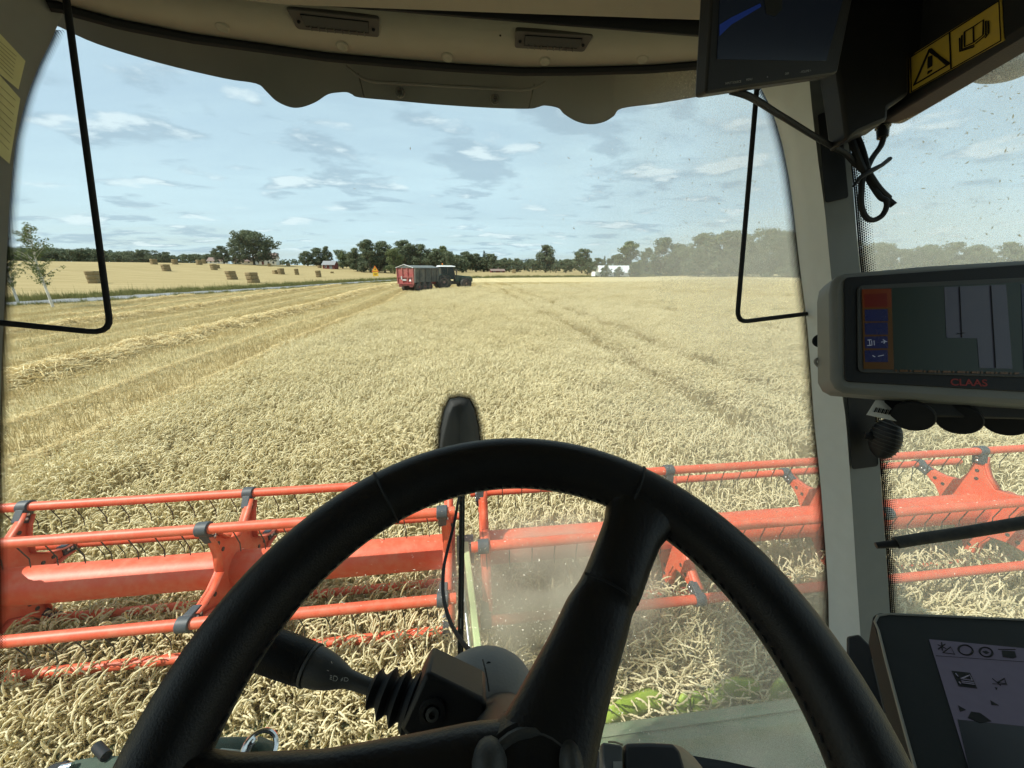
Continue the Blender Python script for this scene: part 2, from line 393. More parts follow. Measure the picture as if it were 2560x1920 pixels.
def source(name, meshes):
    c = bpy.data.collections.new(name)
    for i, me in enumerate(meshes): c.objects.link(bpy.data.objects.new('%s_%02d' % (name, i), me))
    return c

def sweep(paths, radii, nside, side, tone):
    """many tubes at once: paths (n, k, 3), radii (k,), side (n, 3) a reference across each path"""
    n, k, _ = paths.shape; T = np.gradient(paths, axis=1); T /= np.linalg.norm(T, axis=2, keepdims=True) + 1e-9
    A = np.cross(T, side[:, None]); A /= np.linalg.norm(A, axis=2, keepdims=True) + 1e-9; B = np.cross(T, A)
    ang = np.arange(nside) * 2 * np.pi / nside; r = radii[None, :, None, None] if radii.ndim == 1 else radii[:, :, None, None]
    V = paths[:, :, None] + r * (A[:, :, None] * np.cos(ang)[None, None, :, None] + B[:, :, None] * np.sin(ang)[None, None, :, None])
    V = V.reshape(-1, 3); base = (np.arange(n) * k * nside)[:, None, None] + (np.arange(k - 1) * nside)[None, :, None]
    s0 = np.arange(nside)[None, None]; s1 = (s0 + 1) % nside
    Fq = np.stack([base + s0, base + s1, base + nside + s1, base + nside + s0], -1).reshape(-1, 4)
    return V, Fq, np.repeat(tone, k * nside)
def merge(parts):
    v, f, t, m = [], [], [], []; o = 0
    for (V, Fq, T, mi) in parts: v.append(V); f.append(Fq + o); t.append(T); m.append(np.full(len(Fq), mi)); o += len(V)
    return np.concatenate(v), np.concatenate(f), np.concatenate(t), np.concatenate(m)

M_EAR = attr_mat('wheat_ear', (.555, .475, .24), (.94, .855, .595), .75, .40)
M_STEM = attr_mat('wheat_straw', (.51, .42, .20), (.84, .735, .455), .6, .40)
M_LEAF = attr_mat('wheat_leaf', (.42, .34, .15), (.68, .59, .34), .8, .4)
def wheat_patch(seed, n=80, rad=.37, ear_scale=1.0):
    g = np.random.default_rng(seed)
    r = rad * np.sqrt(g.random(n)); a = g.random(n) * 6.283; base = np.c_[r * np.cos(a), r * np.sin(a), np.zeros(n)]
    phi = g.normal(0, .8, n); d = np.c_[np.cos(phi), np.sin(phi), np.zeros(n)]; up = np.array([0, 0, 1.0])
    Ls = g.normal(.75, .062, n); th0 = np.abs(g.normal(.05, .07, n)); th1 = th0 + np.abs(g.normal(.28, .2, n)); tip = th1 + g.normal(1.45, .6, n)
    ks, ke = 6, 10; pts = [base]; p = base.copy()
    for i in range(ks):
        t = (i + .5) / ks; th = th0 + (th1 - th0) * t ** 4; p = p + (d * np.sin(th)[:, None] + up * np.cos(th)[:, None]) * (Ls / ks)[:, None]; pts.append(p)
    stem = np.stack(pts, 1); ear = [p]; Le = g.normal(.106, .013, n) * ear_scale
    for i in range(ke - 1):
        t = (i + .5) / (ke - 1); th = th1 + (tip - th1) * t ** .8; p = p + (d * np.sin(th)[:, None] + up * np.cos(th)[:, None]) * (Le / (ke - 1))[:, None]; ear.append(p)
    ear = np.stack(ear, 1); side = np.cross(d, up); zig = np.where(np.arange(ke) % 2 == 0, 1, -1) * .0017; zig[0] = zig[-1] = 0
    ear = ear + side[:, None] * zig[None, :, None]
    re = np.array([.0022, .0046, .0074, .0044, .0078, .0046, .0072, .0040, .0048, .0010]) * .95
    tone = g.random(n)
    parts = [(*sweep(stem, np.array([.0024, .0023, .0022, .0021, .0019, .0017, .0016]), 3, side + .01, np.clip(tone * .8 + .1, 0, 1)), 1), (*sweep(ear, re, 5, side + .01, np.clip(tone * .7 + .3, 0, 1)), 0)]
    # a dry leaf on most stalks
    m = int(n * .9); q = stem[:m, 3] ; la = g.random(m) * 6.283; ld = np.c_[np.cos(la), np.sin(la), np.zeros(m)]; lw = np.cross(ld, up) * .0045; Ll = g.normal(.17, .04, m)[:, None]
    ps = [q, q + ld * Ll * .35 + up * Ll * .45, q + ld * Ll * .75 + up * Ll * .35, q + ld * Ll * 1.0 - up * Ll * .05]; ws = [.6, 1.2, .9, .1]
    V = np.stack([x for pp, w in zip(ps, ws) for x in (pp - lw * w, pp + lw * w)], 1).reshape(-1, 3); b0 = np.arange(m)[:, None] * 8
    Fq = np.concatenate([b0 + np.array([[2 * i, 2 * i + 1, 2 * i + 3, 2 * i + 2]]) for i in range(3)])
    parts.append((V, Fq, np.repeat(g.random(m), 8), 2))
    v, f, t, mi = merge(parts); return np_mesh('wheat_patch', v, f, [M_EAR, M_STEM, M_LEAF], t, False, mi)
WHEAT = source('wheat_patches', [wheat_patch(100 + i) for i in range(9)])
CROP_L, CROP_R = -5.85, 60.0
def crop_far(x): return 44 + 7.0 * smooth(-6, 3, x) + .62 * np.clip(x - 3, 0, 60) * .9
def build_wheat():
    g = np.random.default_rng(5); P_ = []
    for (y0, y1, st, xa, xb) in ((1.75, 14, .30, CROP_L, 14), (14, 30, .40, CROP_L, 18), (30, 90, .48, CROP_L, 20), (8, 30, .46, 14, 34), (14, 40, .6, 34, CROP_R), (30, 90, .6, 20, CROP_R)):
        xs = np.arange(xa, xb, st); ys = np.arange(y0, y1, st); X, Y = np.meshgrid(xs, ys)
        X = X + g.uniform(-.5, .5, X.shape) * st; Y = Y + g.uniform(-.5, .5, X.shape) * st; P_.append(np.c_[X.ravel(), Y.ravel()])
    p = np.concatenate(P_); wob = .12 * np.sin(p[:, 1] * .45) + .08 * np.sin(p[:, 1] * 1.3 + 1)
    bend = np.clip(p[:, 1] - 30, 0, 99) ** 2 * .004
    keep = (p[:, 0] > CROP_L + .25 + wob + bend * 1.5) & (p[:, 0] < CROP_R - .3 + wob * 2) & (p[:, 1] < crop_far(p[:, 0])) & (p[:, 1] > 1.5)
    tram = np.zeros(len(p), bool)
    for tx, cv in ((4.25, 0), (6.15, 0), (12.4, 1), (14.3, 1), (27.5, 1), (29.4, 1), (44, 1), (46, 1)):
        tr_ = ((np.abs(p[:, 0] - tx - wob * .8 - .25 * np.sin(p[:, 1] * .09) - cv * .0012 * np.clip(p[:, 1] - 12, 0, 99) ** 2) < .34) & (p[:, 1] > 3)); tram |= tr_; keep &= ~(tr_ & (np.abs(p[:, 0] - tx - wob * .8 - .25 * np.sin(p[:, 1] * .09) - cv * .0012 * np.clip(p[:, 1] - 12, 0, 99) ** 2) < .2))
    keep &= ~((np.abs(p[:, 0]) > .0) & (p[:, 1] < 2.0) & (g.random(len(p)) < .25))
    p = p[keep]; tram = tram[keep]; n = len(p); z = H(p[:, 0], p[:, 1]) - np.abs(g.normal(0, .035, n)) + .045 * np.sin(p[:, 0] * 1.9 + p[:, 1] * .7) * np.sin(p[:, 1] * 1.3)
    lean = g.normal(0, .075, (n, 2)); rot = np.c_[lean[:, 0], lean[:, 1], g.normal(.15, .42, n) + .7 * np.sin(p[:, 0] * .35 + p[:, 1] * .22) + .4 * np.sin(p[:, 1] * .9 - p[:, 0] * .5)]
    o = scatter('standing_wheat', np.c_[p, z], rot, g.uniform(.92, 1.07, n) * np.where(tram, .52, 1), g.integers(0, 9, n), WHEAT)
    tag(o, 'ripe standing wheat still to be cut, ahead of the reel', 'wheat'); del o['category']
    # cut stalks sliding onto the header table, ears towards the machine
    g = np.random.default_rng(6); n = 430; x = g.uniform(-4.9, 4.9, n); y = g.uniform(1.72, 2.3, n); keep = ~((x > .35) & (x < 4.9) & (y < 1.78)); x, y = x[keep], y[keep]; n = len(x)
    rot = np.c_[g.normal(.62, .22, n), g.normal(0, .3, n), g.normal(0, .35, n)]
    scatter('cut_wheat', np.c_[x, y, g.uniform(.02, .20, n)], rot, g.uniform(.75, .95, n), g.integers(0, 9, n), WHEAT)
build_wheat()

M_STUB = attr_mat('stubble_straw', (.45, .37, .19), (.78, .68, .41), .7, .1)
def stubble_patch(seed, n=190, m_=None):
    g = np.random.default_rng(seed); x = (g.integers(0, 8, n) + .5) / 8 - .5 + g.normal(0, .012, n); y = g.uniform(-.5, .5, n); h = g.uniform(.10, .2, n)
    a = g.random(n) * 3.14; w = np.c_[np.cos(a), np.sin(a), np.zeros(n)] * .006; b = np.c_[x, y, np.zeros(n)]; t = b + np.c_[g.normal(0, .03, n), g.normal(0, .03, n), h]
    V = np.stack([b - w, b + w, t + w * .8, t - w * .8], 1).reshape(-1, 3); Fq = np.arange(4 * n).reshape(-1, 4); T = np.repeat(g.random(n), 4)
    m = 110; c = np.c_[g.uniform(-.55, .55, (m, 2)), g.uniform(.015, .08, m)]; a = g.random(m) * 6.28; d = np.c_[np.cos(a), np.sin(a), g.normal(0, .15, m)] * g.uniform(.06, .16, m)[:, None]; w = np.c_[-np.sin(a), np.cos(a), np.zeros(m)] * .005
    V2 = np.stack([c - d - w, c - d + w, c + d + w, c + d - w], 1).reshape(-1, 3)
    return np_mesh('stubble_patch', np.concatenate([V, V2]), np.concatenate([Fq, np.arange(4 * m).reshape(-1, 4) + 4 * n]), [m_ or M_STUB], np.r_[T, np.repeat(g.uniform(.5, 1, m), 4)])
def straw_patch(seed, n=420):
    g = np.random.default_rng(seed); x = g.normal(0, .42, n); y = g.uniform(-.5, .5, n); hz = .34 * np.exp(-(x / .55) ** 2); z = hz * g.random(n) ** .5 + .02
    a = g.normal(1.57, .8, n); L = g.uniform(.10, .26, n); d = np.c_[np.cos(a), np.sin(a), g.normal(0, .22, n)] * L[:, None]; w = np.c_[-np.sin(a), np.cos(a), g.normal(0, .6, n)] * .0055; c = np.c_[x, y, z]; bow = np.c_[np.zeros((n, 2)), g.normal(.03, .02, n)]
    V = np.stack([c - d - w, c - d + w, c + bow - w, c + bow + w, c + d - w, c + d + w], 1).reshape(-1, 3); b0 = np.arange(n)[:, None] * 6
    Fq = np.concatenate([b0 + np.array([[0, 1, 3, 2]]), b0 + np.array([[2, 3, 5, 4]])])
    return np_mesh('straw_patch', V, Fq, [M_STRAW], np.repeat(g.random(n), 6))
M_STRAW = attr_mat('loose_straw', (.50, .38, .17), (.86, .73, .42), .6, .15)
M_STUB2 = attr_mat('golden_stubble_straw', (.39, .305, .145), (.65, .53, .28), .7, .1)
STUB = source('stubble_patches', [stubble_patch(i) for i in range(6)] + [stubble_patch(10 + i, 190, M_STUB2) for i in range(6)]); STRAW = source('straw_patches', [straw_patch(20 + i) for i in range(6)])
def build_stubble():
    g = np.random.default_rng(8); X, Y = np.meshgrid(np.arange(-46, 62, .85), np.arange(2, 84, .85)); p = np.c_[X.ravel(), Y.ravel()] + g.uniform(-.1, .1, (X.size, 2))
    out = (p[:, 0] < CROP_L + .1) | (p[:, 0] > CROP_R) | (p[:, 1] > crop_far(p[:, 0])) | (p[:, 0] < CROP_L + np.clip(p[:, 1] - 30, 0, 99) ** 2 * .006)
    p = p[out & (beyond(p[:, 0], p[:, 1]) < -4.6) & (np.abs(p[:, 0]) < p[:, 1] * 1.9 + 3)]
    n = len(p); scatter('stubble', np.c_[p, H(p[:, 0], p[:, 1])], np.c_[np.zeros((n, 2)), g.choice([0, np.pi], n) + g.normal(0, .04, n)], g.uniform(.9, 1.15, n), g.integers(0, 6, n) + 6 * ((np.sin(p[:, 0] * 2.05 + .25 * np.sin(p[:, 1] * .07)) + .5 * np.sin(p[:, 0] * .83 + 1)) > .15), STUB)
    S = []
    for (x0, y0, y1, st, sl, sc_) in ((-12.9, 5, 75, .30, 0, 1), (-22.5, 18, 82, .45, .01, .9), (-31, 40, 62, .6, .1, .8), (-7.6, 4, 66, .25, .0, .36), (-9.7, 4, 70, .25, .0, .36), (-16.9, 10, 80, .35, .0, .4), (-19.4, 12, 80, .35, .0, .4), (-27, 30, 78, .6, .04, .6)):
        y = np.arange(y0, y1, st); S.append(np.c_[x0 + .22 * np.sin(y * .21) + .15 * sc_ * g.normal(0, 1, len(y)) + sl * (y - y0), y, np.full(len(y), sc_)])
    p = np.concatenate(S); p = p[(beyond(p[:, 0], p[:, 1]) < -5)]; n = len(p)
    scatter('straw_swath', np.c_[p[:, :2], H(p[:, 0], p[:, 1])], np.c_[g.normal(0, .04, (n, 2)), g.choice([0, np.pi], n) + g.normal(0, .15, n)], g.uniform(.85, 1.3, n) * p[:, 2], g.integers(0, 6, n), STRAW)
build_stubble()
M_GRASS = attr_mat('verge_grass_blades', (.085, .10, .022), (.27, .25, .085), .7, .3)
def grass_patch(seed, n=120):
    g = np.random.default_rng(seed); b = np.c_[g.uniform(-.5, .5, (n, 2)), np.zeros(n)]; h = g.gamma(4, .09, n); a = g.random(n) * 6.28; w = np.c_[np.cos(a), np.sin(a), np.zeros(n)] * .016; t = b + np.c_[g.normal(0, .1, (n, 2)), h]
    V = np.stack([b - w, b + w, t + w * .2, t - w * .2], 1).reshape(-1, 3); return np_mesh('grass_patch', V, np.arange(4 * n).reshape(-1, 4), [M_GRASS], np.repeat(g.random(n), 4))
def build_grass():
    g = np.random.default_rng(9); col = source('grass_patches', [grass_patch(i) for i in range(4)]); T = np.gradient(RP, axis=0); T /= np.linalg.norm(T, axis=1)[:, None]; Nn = np.c_[-T[:, 1], T[:, 0]]; out = []
    for i in range(20, 165):
        for q in (*np.arange(2.9, 6.6, .75), *np.arange(-4.4, -2.7, .7)):
            for _ in range(4): out.append(RP[i] + Nn[i] * (q + g.normal(0, .35)) + T[i] * g.uniform(-1.6, 1.6))
    p = np.array(out); n = len(p); s = beyond(p[:, 0], p[:, 1]); k = np.where(s > 0, 1.0, .6)
    scatter('verge_grass', np.c_[p, H(p[:, 0], p[:, 1])], np.c_[np.zeros((n, 2)), g.random(n) * 6.28], g.uniform(.6, 1.2, n) * k, g.integers(0, 4, n), col)
build_grass()

# ================================================================== trees
M_BARK = mat('bark', (.10, .078, .055), .95, var=(6, .3), bump=(14, .6))
M_BIRCHBARK = mat('birch_bark', (.62, .60, .55), .8, var=(9, .15), dirt=((.06, .055, .05), 7, .8))
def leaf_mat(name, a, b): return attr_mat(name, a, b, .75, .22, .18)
M_LEAVES = {'dark': leaf_mat('oak_leaves', (.058, .076, .050), (.135, .160, .088)), 'mid': leaf_mat('broad_leaves', (.062, .084, .052), (.155, .182, .10)),  # oak and broad leaves lightened and greyed, distance haze put into the colour
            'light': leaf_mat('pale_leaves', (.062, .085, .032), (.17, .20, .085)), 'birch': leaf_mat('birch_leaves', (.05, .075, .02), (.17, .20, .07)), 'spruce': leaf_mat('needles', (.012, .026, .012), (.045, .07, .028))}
def leaf_cloud(centers, radii, n_each, size, g, tones, squash=.75):
    V, T = [], []
    for c, r, tn in zip(centers, radii, tones):
        k = max(8, int(n_each * (r / np.mean(radii)) ** 2)); d = g.normal(size=(k, 3)); d /= np.linalg.norm(d, axis=1)[:, None]
        q = c + d * (r * (.55 + .5 * g.random(k)) ** 1)[:, None] * np.array([1, 1, squash])
        u = g.normal(size=(k, 3)); u /= np.linalg.norm(u, axis=1)[:, None]; w = np.cross(u, d + .3 * g.normal(size=(k, 3))); w /= np.linalg.norm(w, axis=1)[:, None] + 1e-6; s = size * g.uniform(.6, 1.3, k)[:, None]
        V.append(np.stack([q - u * s - w * s * .6, q + u * s - w * s * .6, q + u * s * .7 + w * s * .7, q - u * s * .7 + w * s * .7], 1).reshape(-1, 3)); T.append(np.repeat(np.clip(tn + g.normal(0, .14, k), 0, 1), 4))
    V = np.concatenate(V); return V, np.arange(len(V)).reshape(-1, 4), np.concatenate(T)
def make_tree(kind_, seed):
    """returns (trunk mesh, crown mesh) about 1 unit tall, so that a copy's scale is its height in metres"""
    g = np.random.default_rng(seed); mb = MB(); C, R = [], []
    if kind_ in ('oak', 'broad', 'tall', 'bush', 'poplar'):
        wid, base, trunk_h, nlimb, nc = {'oak': (.66, .14, .26, 9, 330), 'broad': (.42, .07, .22, 8, 170), 'tall': (.29, .06, .28, 9, 160), 'bush': (.58, .02, .08, 6, 110), 'poplar': (.17, .04, .2, 6, 90)}[kind_]
        lean = g.normal(0, .02, 2); top = np.array([lean[0] * 2, lean[1] * 2, .9])
        mb.tube([(0, 0, 0), (lean[0] * .3, lean[1] * .3, trunk_h * .5), (lean[0], lean[1], trunk_h), tuple(top * .75 + np.array([0, 0, .02]))], [.034, .025, .021, .006], 8)
        for i in range(nlimb):
            a = 6.283 * i / nlimb + g.normal(0, .3); z0 = trunk_h * (.75 + .7 * g.random()); rr = wid * g.uniform(.45, .85); z1 = z0 + g.uniform(.12, .34)
            mb.tube([(lean[0], lean[1], z0), (math.cos(a) * rr * .45, math.sin(a) * rr * .45, (z0 + z1) / 2 + .03), (math.cos(a) * rr, math.sin(a) * rr, z1)], [.012, .008, .003], 6)
        lobes = [(g.uniform(0, 6.283), g.uniform(.45, 1.0), g.uniform(base + .10, .88)) for _ in range(17 if kind_ != 'oak' else 30)]
        for i in range(nc):
            if i % 3:                                          # most clumps hang together in lobes, so that gaps stay between them
                la, lr, lz = lobes[int(g.integers(0, len(lobes)))]; t = (lz - base) / (1 - base); prof = math.sin(math.pi * min(.97, max(.06, t)) ** .75) ** .6
                c = np.array([math.cos(la) * wid * lr * prof, math.sin(la) * wid * lr * prof, lz]) + g.normal(0, .085, 3) * np.array([wid * 1.6, wid * 1.6, .8])
            else:
                t = g.random() ** .8; z = base + (1 - base) * t; prof = math.sin(math.pi * min(.97, .05 + .95 * t) ** .8) ** .6; a = g.random() * 6.283; rr = wid * prof * g.uniform(.1, .95)
                c = np.array([math.cos(a) * rr, math.sin(a) * rr, z])
            C.append(c); R.append(g.uniform(.055, .10) * (1.1 if kind_ == 'oak' else 1))
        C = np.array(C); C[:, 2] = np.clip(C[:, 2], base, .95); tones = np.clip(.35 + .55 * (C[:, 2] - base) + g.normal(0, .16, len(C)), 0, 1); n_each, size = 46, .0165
    elif kind_ == 'spruce':
        mb.tube([(0, 0, 0), (0, 0, .98)], [.018, .002], 6)
        for t in np.linspace(0, 1, 26):
            z = .10 + .88 * t; rr = .17 * (1 - t) ** .9 + .008
            for a in np.linspace(0, 6.283, 7, endpoint=False) + g.random() * 6:
                q = rr * g.uniform(.45, .95); C.append((math.cos(a) * q, math.sin(a) * q, z - q * .25)); R.append(.02 + .03 * (1 - t))
        C = np.array(C); tones = g.uniform(.1, .8, len(C)); n_each, size = 16, .010
    else:                                                      # slim wind-blown birch
        mb.tube([(0, 0, 0), (-.012, 0, .25), (-.02, .0, .5), (.0, 0, .75), (.03, 0, .98)], [.0135, .0115, .009, .005, .0015], 8)
        for i in range(34):
            t = .26 + .7 * i / 34; a = g.random() * 6.283; L = .20 * (1 - ((t - .45) / .62) ** 2) * g.uniform(.6, 1.05); s = np.array([-.02, 0, t]); e = s + np.array([math.cos(a) * L + .02, math.sin(a) * L * .9, L * .75 + .02]); mb.tube([tuple(s), tuple((s + e) / 2 + np.array([0, 0, .012])), tuple(e)], [.003, .002, .0008], 4)
            for q in np.linspace(.2, 1.05, 5): C.append(s + (e - s) * q + g.normal(0, .012, 3)); R.append(.034 * g.uniform(.6, 1.1))
        C = np.array(C); tones = g.uniform(.2, .9, len(C)); n_each, size = 20, .0066
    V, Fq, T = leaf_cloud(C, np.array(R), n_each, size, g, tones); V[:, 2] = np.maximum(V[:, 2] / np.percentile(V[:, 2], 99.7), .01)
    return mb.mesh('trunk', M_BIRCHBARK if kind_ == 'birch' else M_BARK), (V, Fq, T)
TREE_SRC = {}
def tree(kind_, variant, tone, name, label, cat_label, px, dist, top, wscale=1.0, group=None, base=None, rz=None):
    """a tree at the given distance (y), on the land, as tall as its top in the photograph asks"""
    key = (kind_, variant)
    if key not in TREE_SRC: TREE_SRC[key] = make_tree(kind_, hash(kind_) % 7 + variant * 13 + len(kind_)) if False else make_tree(kind_, sum(map(ord, kind_)) + variant * 13)
    tr, (V, Fq, T) = TREE_SRC[key]; k2 = key + (tone,)
    if k2 not in TREE_SRC: TREE_SRC[k2] = np_mesh('crown', V, Fq, [M_LEAVES[tone]], T)
    p = at_dist(px, dist) if base is None else np.array(base, float)
    r = ray(px, top); h = CZ + r[2] * (p[1] / r[1]) - p[2]
    o = thing(name, label, cat_label, p, group); o.scale = (h * wscale, h * wscale, h); o.rotation_euler.z = random.uniform(0, 6.28) if rz is None else rz
    for nm, me in (('trunk', tr), ('crown', TREE_SRC[k2])): link(nm, me, o)
    return o
GR_MID, GR_R, GR_RP = 'trees of the grove behind the trailer', 'trees along the right edge of the field', 'dusty trees seen through the side window'
tree('oak', 0, 'dark', 'oak_tree', 'huge spreading dark oak in front of the white farmhouse', 'tree', 638, 235, 577, 1.05)
tree('broad', 1, 'dark', 'oak_tree', 'smaller dark round tree standing beside the huge oak', 'tree', 563, 235, 615, 1.15)
tree('bush', 0, 'mid', 'garden_tree', 'low mid green tree filling the gap between two dark oaks', 'tree', 590, 232, 622, 1.0)
tree('birch', 0, 'birch', 'birch_tree', 'slim white birch with bent top on the road verge', 'tree', 134, 37, 560, 1.05, base=on_land(134, 771), rz=0)
tree('birch', 1, 'birch', 'birch_tree', 'slim white birch half hidden behind the cab pillar', 'tree', 46, 41, 585, 1.15, base=on_land(48, 763), rz=2.2)
tree('bush', 1, 'dark', 'bush', 'single dark bush at the foot of the bale field', 'bush', 236, 190, 646, 1.3)
for i, (px, tp, w) in enumerate(((300, 634, 1.3), (335, 627, 1.2), (364, 624, 1.1), (395, 626, 1.2), (425, 630, 1.2))):
    tree('bush' if i % 2 else 'broad', i % 3, 'dark', 'hedgerow_tree', '%s broad dark skyline tree counted from the single dark bush' % ('first', 'second', 'third', 'fourth', 'fifth')[i], 'tree', px, 330, tp, w * 1.15, 'hedgerow trees on the skyline')
# grove behind the trailer, left to right
for kd, va, tn, lab, px, dd, tp, w in (
    ('broad', 0, 'dark', 'flat topped tree beside the red barn', 771, 270, 628, 1.3), ('tall', 0, 'dark', 'dark tree with open crown rising behind the red barn', 800, 275, 620, 1.5),
    ('tall', 1, 'dark', 'narrow dark tree right behind the red barn roof', 822, 275, 616, .8), ('broad', 2, 'light', 'pale open tree between the red barn and the grove', 857, 250, 625, 1.0),
    ('broad', 1, 'mid', 'rounded tree at the edge of the grove nearest the red barn', 893, 215, 620, 1.0), ('tall', 2, 'dark', 'tall dark tree at the highest point of the grove', 926, 205, 600, 1.3),
    ('tall', 0, 'mid', 'grey green tall tree in the middle of the grove', 962, 210, 604, 1.3), ('broad', 2, 'light', 'yellow green tree low in the grove above the trailer', 985, 195, 622, .9),
    ('broad', 0, 'dark', 'dark domed tree above the trailer body', 1012, 210, 601, 1.1), ('broad', 1, 'mid', 'rounded grey green tree above the trailer front', 1052, 208, 611, 1.1),
    ('tall', 1, 'mid', 'tapering tree right of the trailer above the tractor', 1090, 208, 622, 1.3), ('poplar', 0, 'light', 'thin pale poplar top above the tractor cab', 1110, 212, 615, 1.0), ('broad', 2, 'mid', 'low tree closing the grove beside the tractor', 1122, 205, 628, .8)):
    tree(kd, va, tn, 'grove_tree', lab, 'tree', px, dd, tp, w, GR_MID)
for kd, va, tn, lab, px, dd, tp, w in (
    ('broad', 0, 'dark', 'broad dark tree just past the tractor', 1165, 300, 629, 1.35), ('broad', 1, 'dark', 'second dark tree past the tractor', 1190, 310, 634, 1.3), ('spruce', 0, 'spruce', 'pointed spruce sticking out of the far wood', 1211, 305, 627, 1.4), ('broad', 2, 'dark', 'rounded tree behind the low red farm', 1226, 300, 634, 1.2),
    ('bush', 2, 'dark', 'low dark tree right of the red farm', 1262, 290, 645, 1.3), ('bush', 0, 'dark', 'low dark tree beside a lone bale stack', 1293, 285, 646, 1.2), ('bush', 1, 'dark', 'round bush left of the open crowned tree', 1330, 280, 647, 1.2),
    ('tall', 1, 'dark', 'tall open crowned tree with sky showing through', 1364, 262, 613, 1.25), ('bush', 2, 'mid', 'low green tree under the open crowned tree', 1390, 255, 658, 1.3), ('broad', 1, 'mid', 'low tree before the tall rounded one', 1415, 240, 648, 1.2),
    ('broad', 0, 'mid', 'rounded tall tree left of the white barn', 1455, 225, 622, 1.05), ('bush', 1, 'mid', 'low bushy tree left of the white barn', 1470, 190, 655, 1.2), ('spruce', 0, 'spruce', 'dark spruce tip behind the white barn', 1510, 240, 640, 1.2), ('broad', 2, 'mid', 'pale tree behind the white barn gable', 1498, 215, 645, 1.1), ('broad', 1, 'mid', 'low pale tree over the white barn roof', 1535, 205, 638, 1.2),
    ('tall', 2, 'light', 'tall leaning dusty tree over the white barn', 1568, 185, 604, 1.25), ('broad', 0, 'light', 'dusty low tree right of the white barn', 1600, 180, 650, 1.2), ('poplar', 0, 'mid', 'narrow dusty poplar at the field corner', 1617, 165, 620, 1.3),
    ('broad', 1, 'mid', 'big dusty rounded tree right of the narrow poplar', 1652, 150, 595, 1.1), ('tall', 0, 'mid', 'dusty tree in the gap of the right hand row', 1695, 150, 612, 1.4), ('oak', 1, 'mid', 'wide dusty tree with a double crown', 1748, 130, 584, .75), ('broad', 2, 'mid', 'dusty domed tree beside the double crown', 1800, 125, 578, 1.15), ('broad', 0, 'mid', 'dusty tree left of the blind rod', 1848, 122, 586, 1.15), ('oak', 0, 'mid', 'tallest dusty tree beside the cab pillar', 1915, 112, 573, .8), ('broad', 1, 'mid', 'dusty tree close against the cab pillar', 1975, 106, 580, 1.2)):
    tree(kd, va, tn, 'field_edge_tree', lab, 'tree', px, dd, tp, w, GR_R)
for i, (px, dd, tp) in enumerate(((2050, 95, 590), (2120, 92, 600), (2190, 90, 607), (2250, 88, 622), (2310, 86, 612), (2370, 85, 606), (2430, 84, 612), (2500, 83, 606), (2570, 82, 614), (2650, 82, 610))):
    tree('broad' if i % 2 else 'oak', i % 2 + (i % 3 == 0), 'mid', 'field_edge_tree', 'dust veiled tree above the touchscreen terminal, %s from the cab pillar' % ('first', 'second', 'third', 'fourth', 'fifth', 'sixth', 'seventh', 'eighth', 'ninth', 'tenth')[i], 'tree', px, dd, tp, 1.15 if i % 2 else .75, GR_RP)
for px, dd, tp in ((1516, 139, 664), (1549, 138, 667), (1588, 140, 655)): tree('broad', 1, 'mid', 'barn_bush', {1516: 'small bushy tree before the gable end of the white barn', 1549: 'small bushy tree before the long side of the white barn', 1588: 'bushy tree at the far corner of the white barn'}[px], 'tree', px, dd, tp, 1.2)
def far_wood():
    g = np.random.default_rng(44); C, R, T = [], [], []
    def belt(pxs, dist, tops, n, dep=25):
        for _ in range(n):
            px = g.uniform(pxs[0], pxs[-1]); p = at_dist(px, dist + g.uniform(0, dep)); tp = np.interp(px, pxs, tops) + g.normal(0, 2); r = ray(px, tp); h = max(3, CZ + r[2] * p[1] / r[1] - p[2])
            for _k in range(7):
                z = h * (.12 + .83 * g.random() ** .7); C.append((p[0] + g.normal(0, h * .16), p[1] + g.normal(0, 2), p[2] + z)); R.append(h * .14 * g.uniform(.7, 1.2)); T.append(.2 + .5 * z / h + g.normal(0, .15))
    belt([-60, 40, 200, 300, 430, 560], 560, [622, 622, 624, 628, 640, 633], 330, 60)
    belt([690, 740, 860, 920], 420, [652, 650, 655, 655], 100, 40); belt([860, 930, 1060, 1160], 245, [648, 632, 632, 645], 150, 20); belt([1120, 1200, 1300, 1480], 335, [641, 645, 652, 650], 230, 20); belt([1480, 1700, 2000], 175, [668, 655, 650], 150, 25); belt([1600, 2000, 2700], 150, [690, 660, 655], 120, 20)
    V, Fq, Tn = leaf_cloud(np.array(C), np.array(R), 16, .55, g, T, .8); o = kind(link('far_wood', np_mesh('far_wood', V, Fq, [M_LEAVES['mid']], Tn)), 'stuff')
    # undergrowth hedge at the foot of the right hand trees
    C, R, T = [], [], []
    for px in np.linspace(1590, 2750, 210):
        d = np.interp(px, [1590, 2000, 2750], [160, 98, 76]); p = at_dist(px, d + g.uniform(-1, 3)); C.append((p[0], p[1], p[2] + g.uniform(.3, 2.4))); R.append(g.uniform(.9, 1.6)); T.append(g.uniform(.2, .8))
    V, Fq, Tn = leaf_cloud(np.array(C), np.array(R), 60, .22, g, T, .8); kind(link('hedge_undergrowth', np_mesh('hedge', V, Fq, [M_LEAVES['mid']], Tn)), 'stuff')
far_wood()

